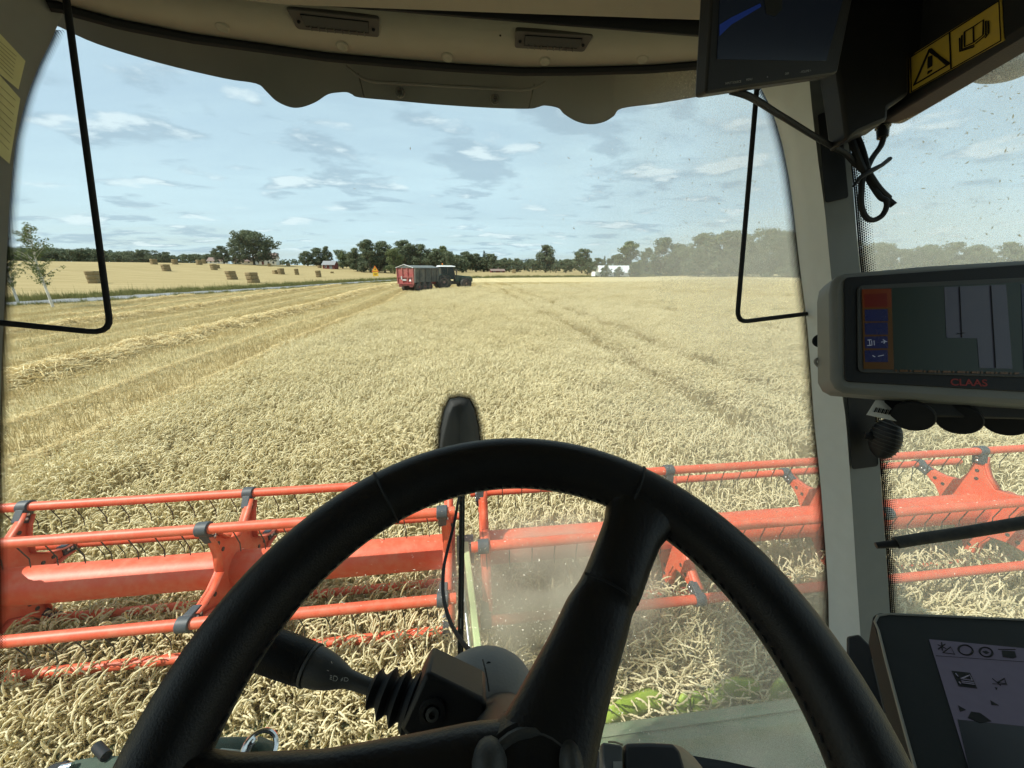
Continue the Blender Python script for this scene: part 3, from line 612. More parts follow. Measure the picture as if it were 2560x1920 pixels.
# ================================================================== farm buildings, bales, sign, trailer, tractor
M_WHITEWALL = mat('white_render_wall', (.78, .75, .68), .85, var=(1.2, .06)); M_REDROOF = mat('red_roof_tiles', (.19, .13, .11), .85, var=(2, .25), bump=(9, .5)); M_REDWOOD = mat('falu_red_boards', (.15, .035, .03), .85, var=(3, .2))
M_GREYROOF = mat('grey_sheet_roof', (.20, .205, .21), .6, var=(2, .15)); M_PALEROOF = mat('pale_sheet_roof', (.60, .63, .64), .5, var=(1.2, .08)); M_WIN = mat('dark_window', (.03, .035, .04), .2, spec=.6); M_TRIM = mat('white_trim', (.8, .8, .78), .7)
def house(name, label, px, py, dist, w, d, eave, ridge, rz, wallm, roofm, wins=(), doors=(), chimney=False, base=None):
    p = at_dist(px, dist) if base is None else np.array(base, float); o = thing(name, label, 'building', p); o.rotation_euler.z = rz
    x, y = w / 2, d / 2
    def put(mb, nm, m, par=o, bevel=0):
        ob = mb.build(nm, m, par); ob.location = (0, 0, 0); return ob
    mb = MB(); mb.prism([(-x, -y, -.6), (-x, y, -.6), (-x, y, eave), (-x, 0, ridge - .15), (-x, -y, eave)], (w, 0, 0)); wall = put(mb, 'wall', wallm)
    mb = MB(); t = .18; ov = .45; sl = (ridge - eave) / y
    mb.prism([(-x - ov, -y - ov, eave - sl * ov + .02), (-x - ov, 0, ridge), (-x - ov, y + ov, eave - sl * ov + .02), (-x - ov, y + ov, eave - sl * ov + .02 + t), (-x - ov, 0, ridge + t), (-x - ov, -y - ov, eave - sl * ov + .02 + t)], (w + 2 * ov, 0, 0)); rf = put(mb, 'roof', roofm)
    if chimney: put(MB().box((x * .2, .3, ridge + .5), (.7, .7, 1.3)), 'chimney', M_REDROOF, rf)
    for (fx, z, ww, hh) in wins:
        wn_ = put(MB().box((fx, -y - .03, z), (ww + .22, .08, hh + .22)), 'window', M_TRIM); put(MB().box((fx, -y - .085, z), (ww, .04, hh)), 'pane', M_WIN, wn_)
    for (fx, ww, hh, mm) in doors: put(MB().box((fx, -y - .04, hh / 2), (ww, .1, hh)), 'door', mm)
    return o
house('farmhouse', 'white two storey farmhouse with red roof behind the huge oak', 672, 655, 262, 11, 8, 3.9, 6.6, .18, M_WHITEWALL, M_REDROOF, [(-4, 3.0, .9, 1.0), (-1.4, 3.0, .9, 1.0), (1.4, 3.0, .9, 1.0), (4, 3.0, .9, 1.0), (-4, 1.1, .9, 1.1), (1.4, 1.1, .9, 1.1), (4, 1.1, .9, 1.1)], [(-1.6, 1.1, 2.1, M_REDWOOD)], True)
house('farm_shed', 'long low shed with red roof left of the white farmhouse', 617, 655, 250, 11, 6, 1.6, 3.4, .05, M_WHITEWALL, M_REDROOF, [(-3, 1.0, .9, .8), (0, 1.0, .9, .8), (3, 1.0, .9, .8)])
house('farm_cottage', 'small low cottage with red roof left of the smaller oak', 548, 655, 250, 8, 5, 1.5, 3.2, -.05, M_WHITEWALL, M_REDROOF, [(-2.2, .9, .8, .8), (0, .9, .8, .8), (2.2, .9, .8, .8)])
house('red_barn', 'red wooden barn with grey roof at the edge of the grove', 827, 665, 235, 6.5, 5, 2.3, 4.1, -.12, M_REDWOOD, M_GREYROOF, [(-1.5, 1.2, .7, .8)], [(1.3, 1.5, 1.8, M_GREYROOF)])
house('red_farm', 'low red roofed farm far past the tractor', 1243, 682, 270, 9, 6, 1.0, 2.1, .1, M_REDWOOD, M_REDROOF, [(-2.5, .6, .9, .7), (2.2, .6, .9, .7)], (), True)
house('white_barn', 'white barn with pale sheet roof among the dusty trees', 1533, 688, 150, 11, 7, 1.6, 3.9, -.16, M_WHITEWALL, M_PALEROOF, [(-3.4, .95, .8, .7), (2.9, .95, .8, .7)], [(0.3, 1.2, 1.5, M_GREYROOF)])
def parked_van(px, dist):
    p = at_dist(px, dist); o = thing('parked_van', 'small white van parked at the gable of the white barn', 'van', p); o.rotation_euler.z = .5
    def put(mb, nm, m, par=o): ob = mb.build(nm, m, par, bevel=.03); ob.location = (0, 0, 0); return ob
    put(MB().prism([(-2.1, -.85, .3), (2.0, -.85, .3), (2.1, -.85, .95), (1.3, -.85, 1.1), (.8, -.85, 1.75), (-2.0, -.85, 1.85), (-2.1, -.85, 1.2)], (0, 1.7, 0)), 'body', M_TRIM)
    put(MB().prism([(.55, -.87, 1.1), (1.2, -.87, 1.1), (.75, -.87, 1.65), (.55, -.87, 1.65)], (0, 1.74, 0)), 'side_window', M_WIN)
    for x in (-1.35, 1.35):
        for y in (-.8, .8): put(MB().lathe((x, y - .1, .32), (0, 1, 0), [(0, .2), (0, .31), (.03, .33), (.17, .33), (.2, .31), (.2, .2)], 16), 'wheel', M_TYRE)
M_TYRE = mat('tyre_rubber', (.03, .03, .03), .85, var=(5, .2), bump=(20, .4), dirt=((.22, .19, .14), 3, .6))
parked_van(1494, 141)

# ---- straw bales in stacks
def bale_material():
    m, n, l, b = nt('bale_straw'); b.inputs['Roughness'].default_value = .95; tc = n.new('ShaderNodeTexCoord')
    mp = n.new('ShaderNodeMapping'); mp.inputs['Scale'].default_value = (1, 1, 6); l.new(tc.outputs['Object'], mp.inputs[0]); z = n.new('ShaderNodeTexNoise'); z.inputs['Scale'].default_value = 3.0; z.inputs['Detail'].default_value = 8; z.inputs['Roughness'].default_value = .7; l.new(mp.outputs[0], z.inputs['Vector'])
    mx = n.new('ShaderNodeMix'); mx.data_type = 'RGBA'; l.new(z.outputs['Fac'], mx.inputs[0]); mx.inputs[6].default_value = (.13, .085, .035, 1); mx.inputs[7].default_value = (.36, .27, .13, 1); l.new(mx.outputs[2], b.inputs['Base Color'])
    bp = n.new('ShaderNodeBump'); bp.inputs['Strength'].default_value = .8; bp.inputs['Distance'].default_value = .08; l.new(z.outputs['Fac'], bp.inputs['Height']); l.new(bp.outputs[0], b.inputs['Normal']); return m
M_BALE = bale_material(); M_TWINE = mat('baler_twine', (.25, .21, .14), .8)
def bale_mesh(seed, w=1.35, d=2.1, h=.72):
    g = np.random.default_rng(seed); nx, ny, nz = 10, 4, 3; bm = bmesh.new(); bmesh.ops.create_cube(bm, size=1.0); bmesh.ops.subdivide_edges(bm, edges=bm.edges[:], cuts=3, use_grid_fill=True)
    for v in bm.verts:
        e = sum(abs(c) > .49 for c in v.co); k = 1 - .035 * max(0, e - 1); v.co = Vector((v.co.x * w * k + g.normal(0, .015), v.co.y * d * k + g.normal(0, .015), (v.co.z + .5) * h + (g.normal(0, .012) if .05 < v.co.z + .5 < .95 else 0)))
    me = bpy.data.meshes.new('straw_bale'); bm.to_mesh(me); bm.free(); me.materials.append(M_BALE); me.polygons.foreach_set('use_smooth', [True] * len(me.polygons)); return me
BALES = [bale_mesh(i) for i in range(4)]
tw = MB()
for q in (-.36, -.12, .12, .36): tw.tube([(q, -1.06, .01), (q, -1.06, .71), (q, 1.06, .71), (q, 1.06, .01)], .012, 4, closed=True)
TWINE = tw.mesh('twine', M_TWINE)
STACKS = [  # px, base y, number high, lean, where it stands
    (240, 708, 3, .10, 'in the stack closest to the birches'), (417, 678, 3, .05, 'in the stack below the hedgerow skyline'), (386, 661, 3, .0, 'in the skyline stack above the lower hedgerow stack'), (438, 661, 3, .0, 'in the skyline stack at the end of the hedgerow'),
    (499, 662, 3, .0, 'in the front stack of the skyline pair'), (511, 659, 3, .0, 'in the rear stack of the skyline pair'), (536, 675, 3, .03, 'in the front stack of the pair below the cottage'), (542, 671, 2, .0, 'in the rear stack of the pair below the cottage'),
    (582, 699, 3, .16, 'in the leaning stack beyond the road below the oaks'), (635, 707, 3, .12, 'in the stack closest to the road sign side below the oak'), (689, 685, 2, .0, 'in the small stack beside a bigger twin'), (704, 686, 3, .05, 'in the bigger stack of the twin below the farmhouse'),
    (674, 666, 2, .0, 'in the stack in front of the farmhouse gable'), (721, 665, 2, .0, 'in the skyline stack between farmhouse and barn'), (743, 687, 3, .08, 'in the stack halfway to the red barn'), (797, 693, 3, .03, 'in the tall stack below the red barn'),
    (799, 670, 2, .0, 'in the upper stack in front of the red barn'), (792, 664, 2, .0, 'in the far stack left of the red barn'), (830, 683, 1, .0, 'lying alone below the red barn'), (1210, 680, 2, .0, 'in the stack beside the low red farm'), (1285, 683, 3, .0, 'in the narrow stack right of the low red farm')]
WHICH = {1: ['single'], 2: ['bottom', 'top'], 3: ['bottom', 'middle', 'top']}
for i, (px, by, nh, lean, where) in enumerate(STACKS):
    p = on_land(px, by); rz = random.uniform(-.35, .35) + (1.2 if i in (10, 20) else 0)
    for j in range(nh):
        o = bpy.data.objects.new('straw_bale', BALES[(i + j) % 4]); COL.objects.link(o)
        o.location = (p[0] - lean * j * .9 + random.uniform(-.05, .05), p[1] + random.uniform(-.04, .04), p[2] - .02 + j * .715); o.rotation_euler = (0, 0, rz + random.uniform(-.03, .03))
        tag(o, '%s rectangular straw bale %s' % (WHICH[nh][j], where), 'bale', 'straw bales stacked on the far stubble'); link('twine', TWINE, o)

# ---- warning sign by the road
M_ORANGE = mat('sign_orange', (.80, .20, .02), .5, var=(4, .05)); M_YELLOW = mat('sign_yellow', (.85, .50, .02), .5, var=(4, .05)); M_BLACKPAINT = mat('black_paint', (.015, .015, .015), .5); M_GALV = mat('galvanised_steel', (.42, .43, .43), .45, .7)
p = on_land(941, 706); sg = thing('road_sign', 'orange triangular road works sign over a yellow plate beside the road', 'sign', p)
def at(mb, nm, m, par, bevel=0, label=None):
    ob = mb.build(nm, m, par, bevel=bevel, label=label); ob.location = (0, 0, 0); return ob
for x in (-.4, .4): at(MB().cyl((x, 0, -.2), (x, 0, 2.0), .035), 'post', M_GALV, sg)
tri = at(MB().prism([(-.75, -.05, 2.25), (.75, -.05, 2.25), (0, -.05, 3.55)], (0, .03, 0)), 'triangle', M_ORANGE, sg); at(MB().prism([(-.48, -.06, 2.42), (.48, -.06, 2.42), (0, -.06, 3.25)], (0, .008, 0)), 'triangle_field', M_YELLOW, tri)
at(MB().box((0, -.075, 2.72), (.34, .01, .12)).box((.02, -.075, 2.9), (.1, .01, .3)).ball((.03, -.075, 3.1), (.08, .006, .08)), 'worker_symbol', M_BLACKPAINT, tri)
pl_ = at(MB().box((0, -.05, 1.75), (1.15, .03, .85)), 'plate', M_YELLOW, sg); at(MB().box((0, -.068, 1.85), (.8, .006, .1)).box((0, -.068, 1.62), (.6, .006, .1)), 'plate_lettering', M_BLACKPAINT, pl_)

# ---- grain trailer and tractor
M_TRRED = mat('trailer_red_paint', (.30, .055, .055), .5, var=(2, .15), dirt=((.36, .28, .20), 1.2, .55)); M_TARP = mat('dark_grey_side', (.055, .06, .06), .75, var=(1.2, .25), dirt=((.26, .23, .18), .8, .6)); M_TARPTOP = mat('tarp_cover', (.10, .115, .11), .7, var=(2, .2)); M_ALU = mat('light_grey_rail', (.42, .42, .41), .55)
M_RIMRED = mat('red_rim', (.30, .05, .04), .6, dirt=((.3, .25, .18), 3, .6)); M_TGREEN = mat('tractor_green', (.035, .065, .05), .55, dirt=((.16, .15, .11), 1.5, .5)); M_CABGLASS = mat('tinted_cab_glass', (.022, .032, .032), .3, spec=.2); M_WROOF = mat('white_roof', (.78, .80, .80), .5); M_DARKMETAL = mat('dark_chassis', (.04, .035, .033), .7, dirt=((.25, .2, .14), 2, .5)); M_GREYRIM = mat('grey_rim', (.24, .13, .12), .6, dirt=((.3, .25, .18), 3, .5))
def wheel(par, c, R, wd, rimm, nm='wheel', lugs=0):
    w = at(MB().lathe((c[0], c[1] - wd / 2, c[2]), (0, 1, 0), [(0, R * .56), (.01, R * .9), (wd * .12, R * .985), (wd * .3, R), (wd * .7, R), (wd * .88, R * .985), (wd - .01, R * .9), (wd, R * .56)], 28), nm, M_TYRE, par)
    at(MB().lathe((c[0], c[1] - wd / 2 - .012, c[2]), (0, 1, 0), [(0, .06), (.0, R * .16), (.05, R * .2), (.07, R * .45), (.0, R * .53), (.03, R * .57), (wd * .9, R * .57), (wd * .9, .05)], 24), 'rim', rimm, w)
    if lugs:
        mb = MB()
        for k in range(lugs):
            a = 6.283 * k / lugs
            for sgn in (-1, 1):
                M_ = Matrix.Rotation(-a, 3, 'Y') @ Matrix.Rotation(sgn * .6, 3, 'Z'); cc = Matrix.Rotation(-a, 3, 'Y') @ Vector((0, sgn * wd * .22, R)); mb.box((c[0] + cc.x, c[1] + cc.y, c[2] + cc.z), (.06, wd * .5, .07), M_)
        at(mb, 'tread_lugs', M_TYRE, w)
    return w
TR = at_dist(1012, 53.0); ANG = math.radians(29)             # heading: mostly across the view and away
TRDIR = math.pi / 2 - ANG
tr = thing('grain_trailer', 'red tipping grain trailer with dark sides on the stubble behind the tractor', 'trailer', TR); tr.rotation_euler.z = TRDIR
def build_trailer():
    L, W, z0, z1 = 6.3, 1.27, 1.15, 2.95
    at(MB().prism([(0.25, -W + .12, z0), (0.25, W - .12, z0), (.25, W, z1), (.25, -W, z1)], (L - .5, 0, 0)), 'hopper', M_TARP, tr, .02)
    tg = at(MB().prism([(.0, -W + .1, z0 - .18), (.0, W - .1, z0 - .18), (.0, W + .03, z1 + .05), (.0, -W - .03, z1 + .05)], (.22, 0, 0)), 'tailgate', M_TRRED, tr, .02)
    for y in (-W - .0, -.42, .42, W - .0): at(MB().box((-.05, y * .97, (z0 + z1) / 2 - .05), (.1, .12, z1 - z0 + .3)), 'rib', M_TRRED, tg)
    for z in (z0 - .1, z0 + .72): at(MB().box((-.055, 0, z), (.12, 2 * W - .1, .12)), 'cross_rib', M_TRRED, tg)
    at(MB().prism([(-.14, -.98, z0 + .2), (-.14, -.62, z0 + .2), (-.14, -.80, z0 + .52)][::-1], (.015, 0, 0)), 'warning_triangle', M_WROOF, tg); at(MB().box((-.13, .1, z0 + .36), (.02, .62, .2)), 'number_plate', M_ALU, tg); at(MB().box((-.14, .5, z0 + .62), (.1, .16, .42)), 'latch', M_ALU, tg)
    gb = at(MB().prism([(-.1, -W - .08, z1 + .05), (-.1, W + .08, z1 + .05), (-.1, 0, z1 + .42)], (.12, 0, 0)), 'gable', M_TARPTOP, tr)
    for sgn in (-1, 1): at(MB().tube([(-.12, sgn * (W + .1), z1 + .06), (-.12, 0, z1 + .46)], .05, 6), 'gable_rail', M_ALU, gb)
    at(MB().prism([(.02, -W - .05, z1 + .05), (.02, W + .05, z1 + .05), (.02, 0, z1 + .38)], (L - .1, 0, 0)), 'cover', M_TARPTOP, tr)
    for sgn in (-1, 1): at(MB().box((L / 2, sgn * (W + .01), z1), (L - .1, .1, .16)), 'top_rail', M_TARP, tr)
    for sgn in (-1, 1): at(MB().tube([(.3, sgn * (W - .1), z0), (.3, sgn * (W + .04), z1)], .07, 6), 'corner_post', M_ALU, tr)
    for k in range(4): at(MB().prism([(1.4 + k * 1.35, -W + .09, z0), (1.52 + k * 1.35, -W + .09, z0), (1.52 + k * 1.35, -W - .04, z1), (1.40 + k * 1.35, -W - .04, z1)], (0, -.05, 0)), 'side_stake', M_TARP, tr)
    at(MB().box((L / 2, .5, .98), (L - .3, .14, .3)).box((L / 2, -.5, .98), (L - .3, .14, .3)).box((.1, 0, .9), (.16, 2.3, .3)).box((L + .5, 0, .85), (1.4, .22, .22)), 'chassis', M_TRRED, tr, .01)
    at(MB().box((-.02, -.85, .72), (.1, .5, .22)).box((-.02, .85, .72), (.1, .5, .22)), 'rear_light_bar', M_REDWOOD, tr)
    for x in (1.15, 2.45, 3.75):
        at(MB().cyl((x, -1.0, .58), (x, 1.0, .58), .07), 'axle', M_DARKMETAL, tr)
        for y in (-1.0, 1.0): wheel(tr, (x, y, .58), .60, .48, M_RIMRED)
build_trailer()
TTD = math.pi / 2 - math.radians(72); tp = np.array([TR[0] + math.cos(TRDIR) * 6.9 + math.cos(TTD) * .75, TR[1] + math.sin(TRDIR) * 6.9 + math.sin(TTD) * .75]); tp = np.array([tp[0], tp[1], Hs(*tp)])
tt = thing('tractor', 'dark green tractor with white cab roof pulling the red trailer', 'tractor', tp); tt.rotation_euler.z = TTD; tt.scale = (1.1, 1.1, 1.1)
def build_tractor():
    at(MB().prism([(1.9, -.42, .95), (4.3, -.38, .85), (4.45, -.38, 1.25), (4.2, -.38, 1.62), (1.9, -.46, 1.85)], (0, .84, 0)), 'bonnet', M_TGREEN, tt, .06); at(MB().box((4.4, 0, 1.15), (.08, .6, .45)), 'grille', M_DARKMETAL, tt)
    at(MB().box((2.1, 0, .85), (3.9, .6, .45)).box((.3, 0, .8), (.9, 1.6, .35)), 'chassis', M_DARKMETAL, tt, .03)
    cabm = at(MB().prism([(.0, -.78, 1.25), (1.85, -.78, 1.25), (1.65, -.74, 2.85), (-.05, -.74, 2.85)], (0, 1.54, 0)), 'cab', M_CABGLASS, tt, .04)
    for (a, b) in (((0, 1.25), (-.05, 2.85)), ((1.85, 1.25), (1.65, 2.85)), ((.85, 1.25), (.85, 2.85))):
        for y in (-.79, .79): at(MB().tube([(a[0], y, a[1]), (b[0], y * .96, b[1])], .055, 6), 'cab_post', M_DARKMETAL, cabm)
    at(MB().prism([(-.25, -.82, 2.85), (1.95, -.82, 2.85), (1.9, -.78, 2.95), (1.4, -.7, 3.02), (-.1, -.7, 3.02), (-.25, -.78, 2.95)], (0, 1.6, 0)), 'roof', M_WROOF, tt, .04)
    for y in (-.98, .98):
        mb = MB(); pts = [(.2 + 1.02 * math.cos(a), y, .95 + 1.02 * math.sin(a)) for a in np.linspace(.35, 2.7, 9)]; mb.grid([[(q[0], y - .3, q[2]) for q in pts], [(q[0], y + .3, q[2]) for q in pts]]); fe = at(mb, 'fender', M_TGREEN, tt); fe.modifiers.new('thick', 'SOLIDIFY').thickness = .05
        wheel(tt, (.2, y, .93), .95, .62, M_GREYRIM, 'rear_wheel', 18); wheel(tt, (3.25, y * .96, .72), .74, .50, M_GREYRIM, 'front_wheel', 16)
        at(MB().box((3.25, y * .96, 1.5), (1.0, .46, .04)), 'mudguard', M_TGREEN, tt)
        at(MB().tube([(1.7, y * .8, 2.4), (1.9, y * 1.25, 2.5)], .02, 5).box((1.92, y * 1.35, 2.35), (.05, .22, .4)), 'mirror', M_DARKMETAL, tt)
    at(MB().cyl((2.1, -.62, 1.7), (2.1, -.62, 2.7), .06), 'exhaust', M_DARKMETAL, tt); at(MB().box((.9, -.85, .85), (.9, .35, .5)), 'step', M_DARKMETAL, tt, .03)
    at(MB().tube([(-.9, 0, .6), (-.3, 0, .8), (.1, 0, .8)], .09, 6), 'drawbar', M_DARKMETAL, tt); at(MB().ball((.4, .0, 3.2), (.07, .07, .1)), 'beacon', M_ORANGE, tt)
build_tractor()

# ================================================================== the header in front of the cab (reel, arm, auger, table)
M_RED = mat('reel_red_paint', (.64, .088, .034), .5, var=(3, .08), dirt=((.58, .30, .18), 16, .4)); M_CLAMP = mat('grey_plastic_clamp', (.05, .058, .065), .55, var=(20, .2)); M_TINE = mat('tine_steel', (.035, .032, .03), .5)
M_LIME = mat('lime_paint', (.30, .44, .045), .4, var=(8, .12), dirt=((.4, .34, .2), 12, .4)); M_SAGE = mat('worn_sage_paint', (.17, .225, .125), .55, var=(5, .15), dirt=((.30, .27, .19), 9, .7)); M_ARM = mat('pale_green_paint', (.40, .50, .24), .5, var=(6, .12), dirt=((.4, .36, .26), 10, .5)); M_STEEL = mat('bare_steel', (.30, .31, .31), .35, .8, var=(12, .2)); M_BOLT = mat('bolt_head', (.62, .62, .62), .3, .9)
RC = (2.378, CZ - 1.972); RR = .50
hd = thing('harvester_header', 'wide red reel header with green table carried in front of the cab', 'harvester header', (0, 1.9, 0))
def reel(x0, x1, phase, spiders, nm):
    ang = [phase + k * math.pi / 3 for k in range(6)]; pos = [(RC[0] + RR * math.cos(a), RC[1] + RR * math.sin(a)) for a in ang]
    xs = np.linspace(x0 + .02, x1 - .02, 2); tb = MB(); tb.cyl((x0 + .1, RC[0], RC[1]), (x1 - .1, RC[0], RC[1]), .118, n=32); tube = tb.build('reel_tube', M_RED, hd)
    for q, (y, z) in enumerate(pos):
        bar = MB().cyl((x0, y, z), (x1, y, z), .031, n=16).build('tine_bar', M_RED, hd)
        mb = MB(); n = int((x1 - x0) / .146); t0 = .31                                   # spring tines, all raked alike
        for k in range(n):
            x = x0 + .09 + k * .146; mb.tube([(x, y + .0, z - .022), (x + .003, y + .016, z - .085), (x + .005, y + .032, z - .142), (x + .006, y + .022, z - .195)], [.0036, .0036, .0034, .0028], 5)
        kind(mb.build('tine', M_TINE, bar), 'stuff')
    for sx in spiders:
        # pressed star plate: six arms between bars, waisted edges, oval holes shown as rims
        out = []
        for a in ang:
            for da, rr in ((-.20, .30), (-.085, .385), (-.062, .455), (.062, .455), (.085, .385), (.20, .30), (math.pi / 6, .235)): out.append((sx, RC[0] + rr * math.cos(a + da), RC[1] + rr * math.sin(a + da)))
        inner = [(sx, RC[0] + .112 * math.cos(t), RC[1] + .112 * math.sin(t)) for t in [ang[0] - .20 + i * 2 * math.pi / len(out) for i in range(len(out))]]
        mb = MB(); n = len(out); th = .012
        V = [(p[0] - th, p[1], p[2]) for p in out] + [(p[0] + th, p[1], p[2]) for p in out] + [(p[0] - th, p[1], p[2]) for p in inner] + [(p[0] + th, p[1], p[2]) for p in inner]; Fc = []
        for i in range(n):
            j = (i + 1) % n; Fc += [(i, j, n + j, n + i), (i, 2 * n + i, 2 * n + j, j), (n + i, n + j, 3 * n + j, 3 * n + i), (2 * n + i, 3 * n + i, 3 * n + j, 2 * n + j)]
        mb.add(V, Fc); sp = mb.build('reel_star', M_RED, hd, bevel=.003)
        fl = MB()                                                                          # folded flange along the arms
        for a in ang:
            for s_ in (-1, 1):
                pts = [(sx + .02, RC[0] + rr * math.cos(a + s_ * da), RC[1] + rr * math.sin(a + s_ * da)) for da, rr in ((math.pi / 6, .235), (.20, .30), (.085, .385), (.062, .455))]; fl.grid([[(p[0] - .02, p[1], p[2]) for p in pts], [(p[0] + .03, p[1], p[2]) for p in pts]])
        f_ = fl.build('flange', M_RED, sp); f_.modifiers.new('thick', 'SOLIDIFY').thickness = .006
        hm = MB()
        for a in ang:
            for rr in (.26, .33): hm.lathe((sx - .016, RC[0] + rr * math.cos(a), RC[1] + rr * math.sin(a)), (1, 0, 0), [(0, .014), (.032, .014)], 10)
        hm.build('hole_rim', M_TINE, sp)
        for (y, z), a in zip(pos, ang):
            c = MB(); c.lathe((sx - .034, y, z), (1, 0, 0), [(0, .033), (0, .044), (.068, .044), (.068, .033)], 20); d = np.array([0, math.cos(a), math.sin(a)]); c.box((sx, y - d[1] * .065, z - d[2] * .065), (.05, .085, .075), Matrix.Rotation(a, 3, 'X')); cl = c.build('bar_clamp', M_CLAMP, hd, bevel=.004)
            b = MB()
            for t in (.052, .082): b.ball((sx - .03, y - d[1] * t, z - d[2] * t), (.006, .011, .011), 8, 6); b.ball((sx + .03, y - d[1] * t, z - d[2] * t), (.006, .011, .011), 8, 6)
            b.build('bolt', M_BOLT, cl)
reel(-4.62, -.115, 52.65 * math.pi / 180, (-.195, -1.62, -3.06, -4.5), 'left')
reel(-.015, 4.75, 19.34 * math.pi / 180, (.06, 1.5, 2.88, 4.3), 'right')
def build_table():
    # back wall beam, table floor, auger, centre arm
    MB().prism([(-4.8, 1.36, .84), (-4.8, 1.33, .90), (-4.8, 1.22, .91), (-4.8, 1.19, .85), (-4.8, .95, .76), (-4.8, .86, .42), (-4.8, 1.36, .26)], (9.6, 0, 0)).build('back_wall', M_SAGE, hd, bevel=.01)
    for y, z in ((1.275, .913), (1.07, .815)): MB().box((0, y, z), (9.5, .018, .014), Matrix.Rotation(.3, 3, 'X')).build('wall_rib', M_SAGE, hd)
    MB().prism([(-4.8, 1.36, .14), (-4.8, 2.15, .08), (-4.8, 2.15, .11), (-4.8, 1.36, .20)], (9.6, 0, 0)).build('table_floor', M_SAGE, hd)
    MB().prism([(-4.82, 1.1, .1), (-4.82, 2.25, .06), (-4.82, 2.3, .2), (-4.82, 1.5, .9), (-4.82, 1.1, .95)], (.04, 0, 0)).build('end_panel', M_ARM, hd); MB().prism([(4.82, 1.1, .1), (4.82, 2.25, .06), (4.82, 2.3, .2), (4.82, 1.5, .9), (4.82, 1.1, .95)], (.04, 0, 0)).build('end_panel', M_ARM, hd)
    ac = (1.68, .42); au = MB().cyl((-4.7, *ac), (4.7, *ac), .20, n=28).build('auger_tube', M_SAGE, hd)
    for sgn in (-1, 1):
        seg = MB(); n = 330; rows_a, rows_b = [], []
        for i in range(n):
            x = sgn * (.42 + 4.1 * i / n); a = sgn * -(i / n) * 4.1 / .62 * 2 * math.pi; rows_a.append((x, ac[0] + .19 * math.cos(a), ac[1] + .19 * math.sin(a))); rows_b.append((x + sgn * .02, ac[0] + .255 * math.cos(a), ac[1] + .255 * math.sin(a)))
        fl = seg.grid([rows_a, rows_b]).build('auger_flight', M_LIME, hd); fl.modifiers.new('thick', 'SOLIDIFY').thickness = .008
    for k in range(5):                                                                     # lime feed plates and paired round flaps behind the wall lip, right half
        x0 = .88 + .60 * k; rows = []
        for i in range(9):
            t = i / 8; x = x0 - .17 + .34 * t + .01 * math.sin(9 * t + k); h = .055 * (1 - abs(2 * t - 1) ** 3) + .012 * math.sin(11 * t + 2 * k); rows.append([(x, 1.47, .62 + .05 * t), (x + .01, 1.475, .70 + .06 * t + h * .5), (x + .015, 1.50, .72 + .065 * t + h), (x + .02, 1.54, .70 + .06 * t + h)])
        MB().grid(rows).build('feed_plate', M_LIME, hd).modifiers.new('thick', 'SOLIDIFY').thickness = .012
        for x, tl in ((x0 + .27, .12), (x0 + .39, -.18)):
            w = .045 + .006 * (k % 2); z0, z1 = .66, .835 + .012 * ((k * 7) % 3 - 1); pts = [(-w, z0), (w, z0), (w, z1 - .09), (w * .8, z1 - .04), (w * .35, z1 - .005), (-w * .2, z1), (-w * .75, z1 - .035), (-w, z1 - .08)]
            MB().prism([(x + a_ + tl * (b_ - z0), 1.43 + .15 * (b_ - z0), b_) for a_, b_ in pts], (0, .03, 0)).build('lip_flap', M_LIME, hd, bevel=.01)
    # narrow support arm that carries the reel between its halves
    a, b = np.array([.035, 1.36, .93]), np.array([-.055, 2.30, CZ - 1.90])
    u = np.array([.02, 0, 0]); arm = MB(); arm.prism([a - u + (0, 0, -.05), a + u + (0, 0, -.05), a + u + (0, 0, .06), a - u + (0, 0, .06)], (b - a) * np.array([1, 1, 1])).build('reel_arm', M_ARM, hd, bevel=.006)
    MB().cyl((-.12, RC[0], RC[1]), (.0, RC[0], RC[1]), .10, n=24).build('reel_bearing', M_CLAMP, hd); MB().cyl(a + (-.05, .12, .0), b + (-.02, -.3, -.06), .012).build('hydraulic_rod', M_STEEL, hd)
    br = MB().box((.03, 1.34, .93), (.25, .03, .19)).build('arm_bracket', M_ARM, hd, bevel=.008)
    bo = MB()
    for x in (-.075, .135):
        for z in (.87, 1.0): bo.ball((x, 1.32, z), (.014, .01, .014), 8, 6)
    bo.build('bracket_bolt', M_CLAMP, br)
build_table()

# ---- chaff and dust thrown up where the reel halves meet
M_CHAFF = attr_mat('chaff', (.80, .72, .52), (.96, .93, .82), .7, .3)
def flakes(name, c, g, lo, hi, wd=.3):
    n = len(c); u = g.normal(size=(n, 3)); u /= np.linalg.norm(u, axis=1)[:, None]; w = np.cross(u, g.normal(size=(n, 3))); w /= np.linalg.norm(w, axis=1)[:, None]; s = np.exp(g.uniform(np.log(lo), np.log(hi), n))[:, None]
    V = np.stack([c - u * s, c - w * s * wd, c + u * s, c + w * s * wd, c + np.cross(u, w) * s * .2], 1).reshape(-1, 3); b = np.arange(n)[:, None] * 5
    Fq = np.concatenate([b + np.array([[0, 1, 4]]), b + np.array([[1, 2, 4]]), b + np.array([[2, 3, 4]]), b + np.array([[3, 0, 4]])]); return kind(link(name, np_mesh(name, V, Fq, [M_CHAFF], np.repeat(g.random(n), 5))), 'stuff')
g = np.random.default_rng(31)
c = np.concatenate([g.normal((.32, 1.75, 1.05), (.30, .30, .26), (3400, 3)), g.normal((.9, 1.75, 1.1), (.75, .4, .35), (1300, 3)), np.c_[g.uniform(-1.2, 3.2, 350), g.uniform(1.3, 2.6, 350), g.uniform(.9, 2.2, 350)]])
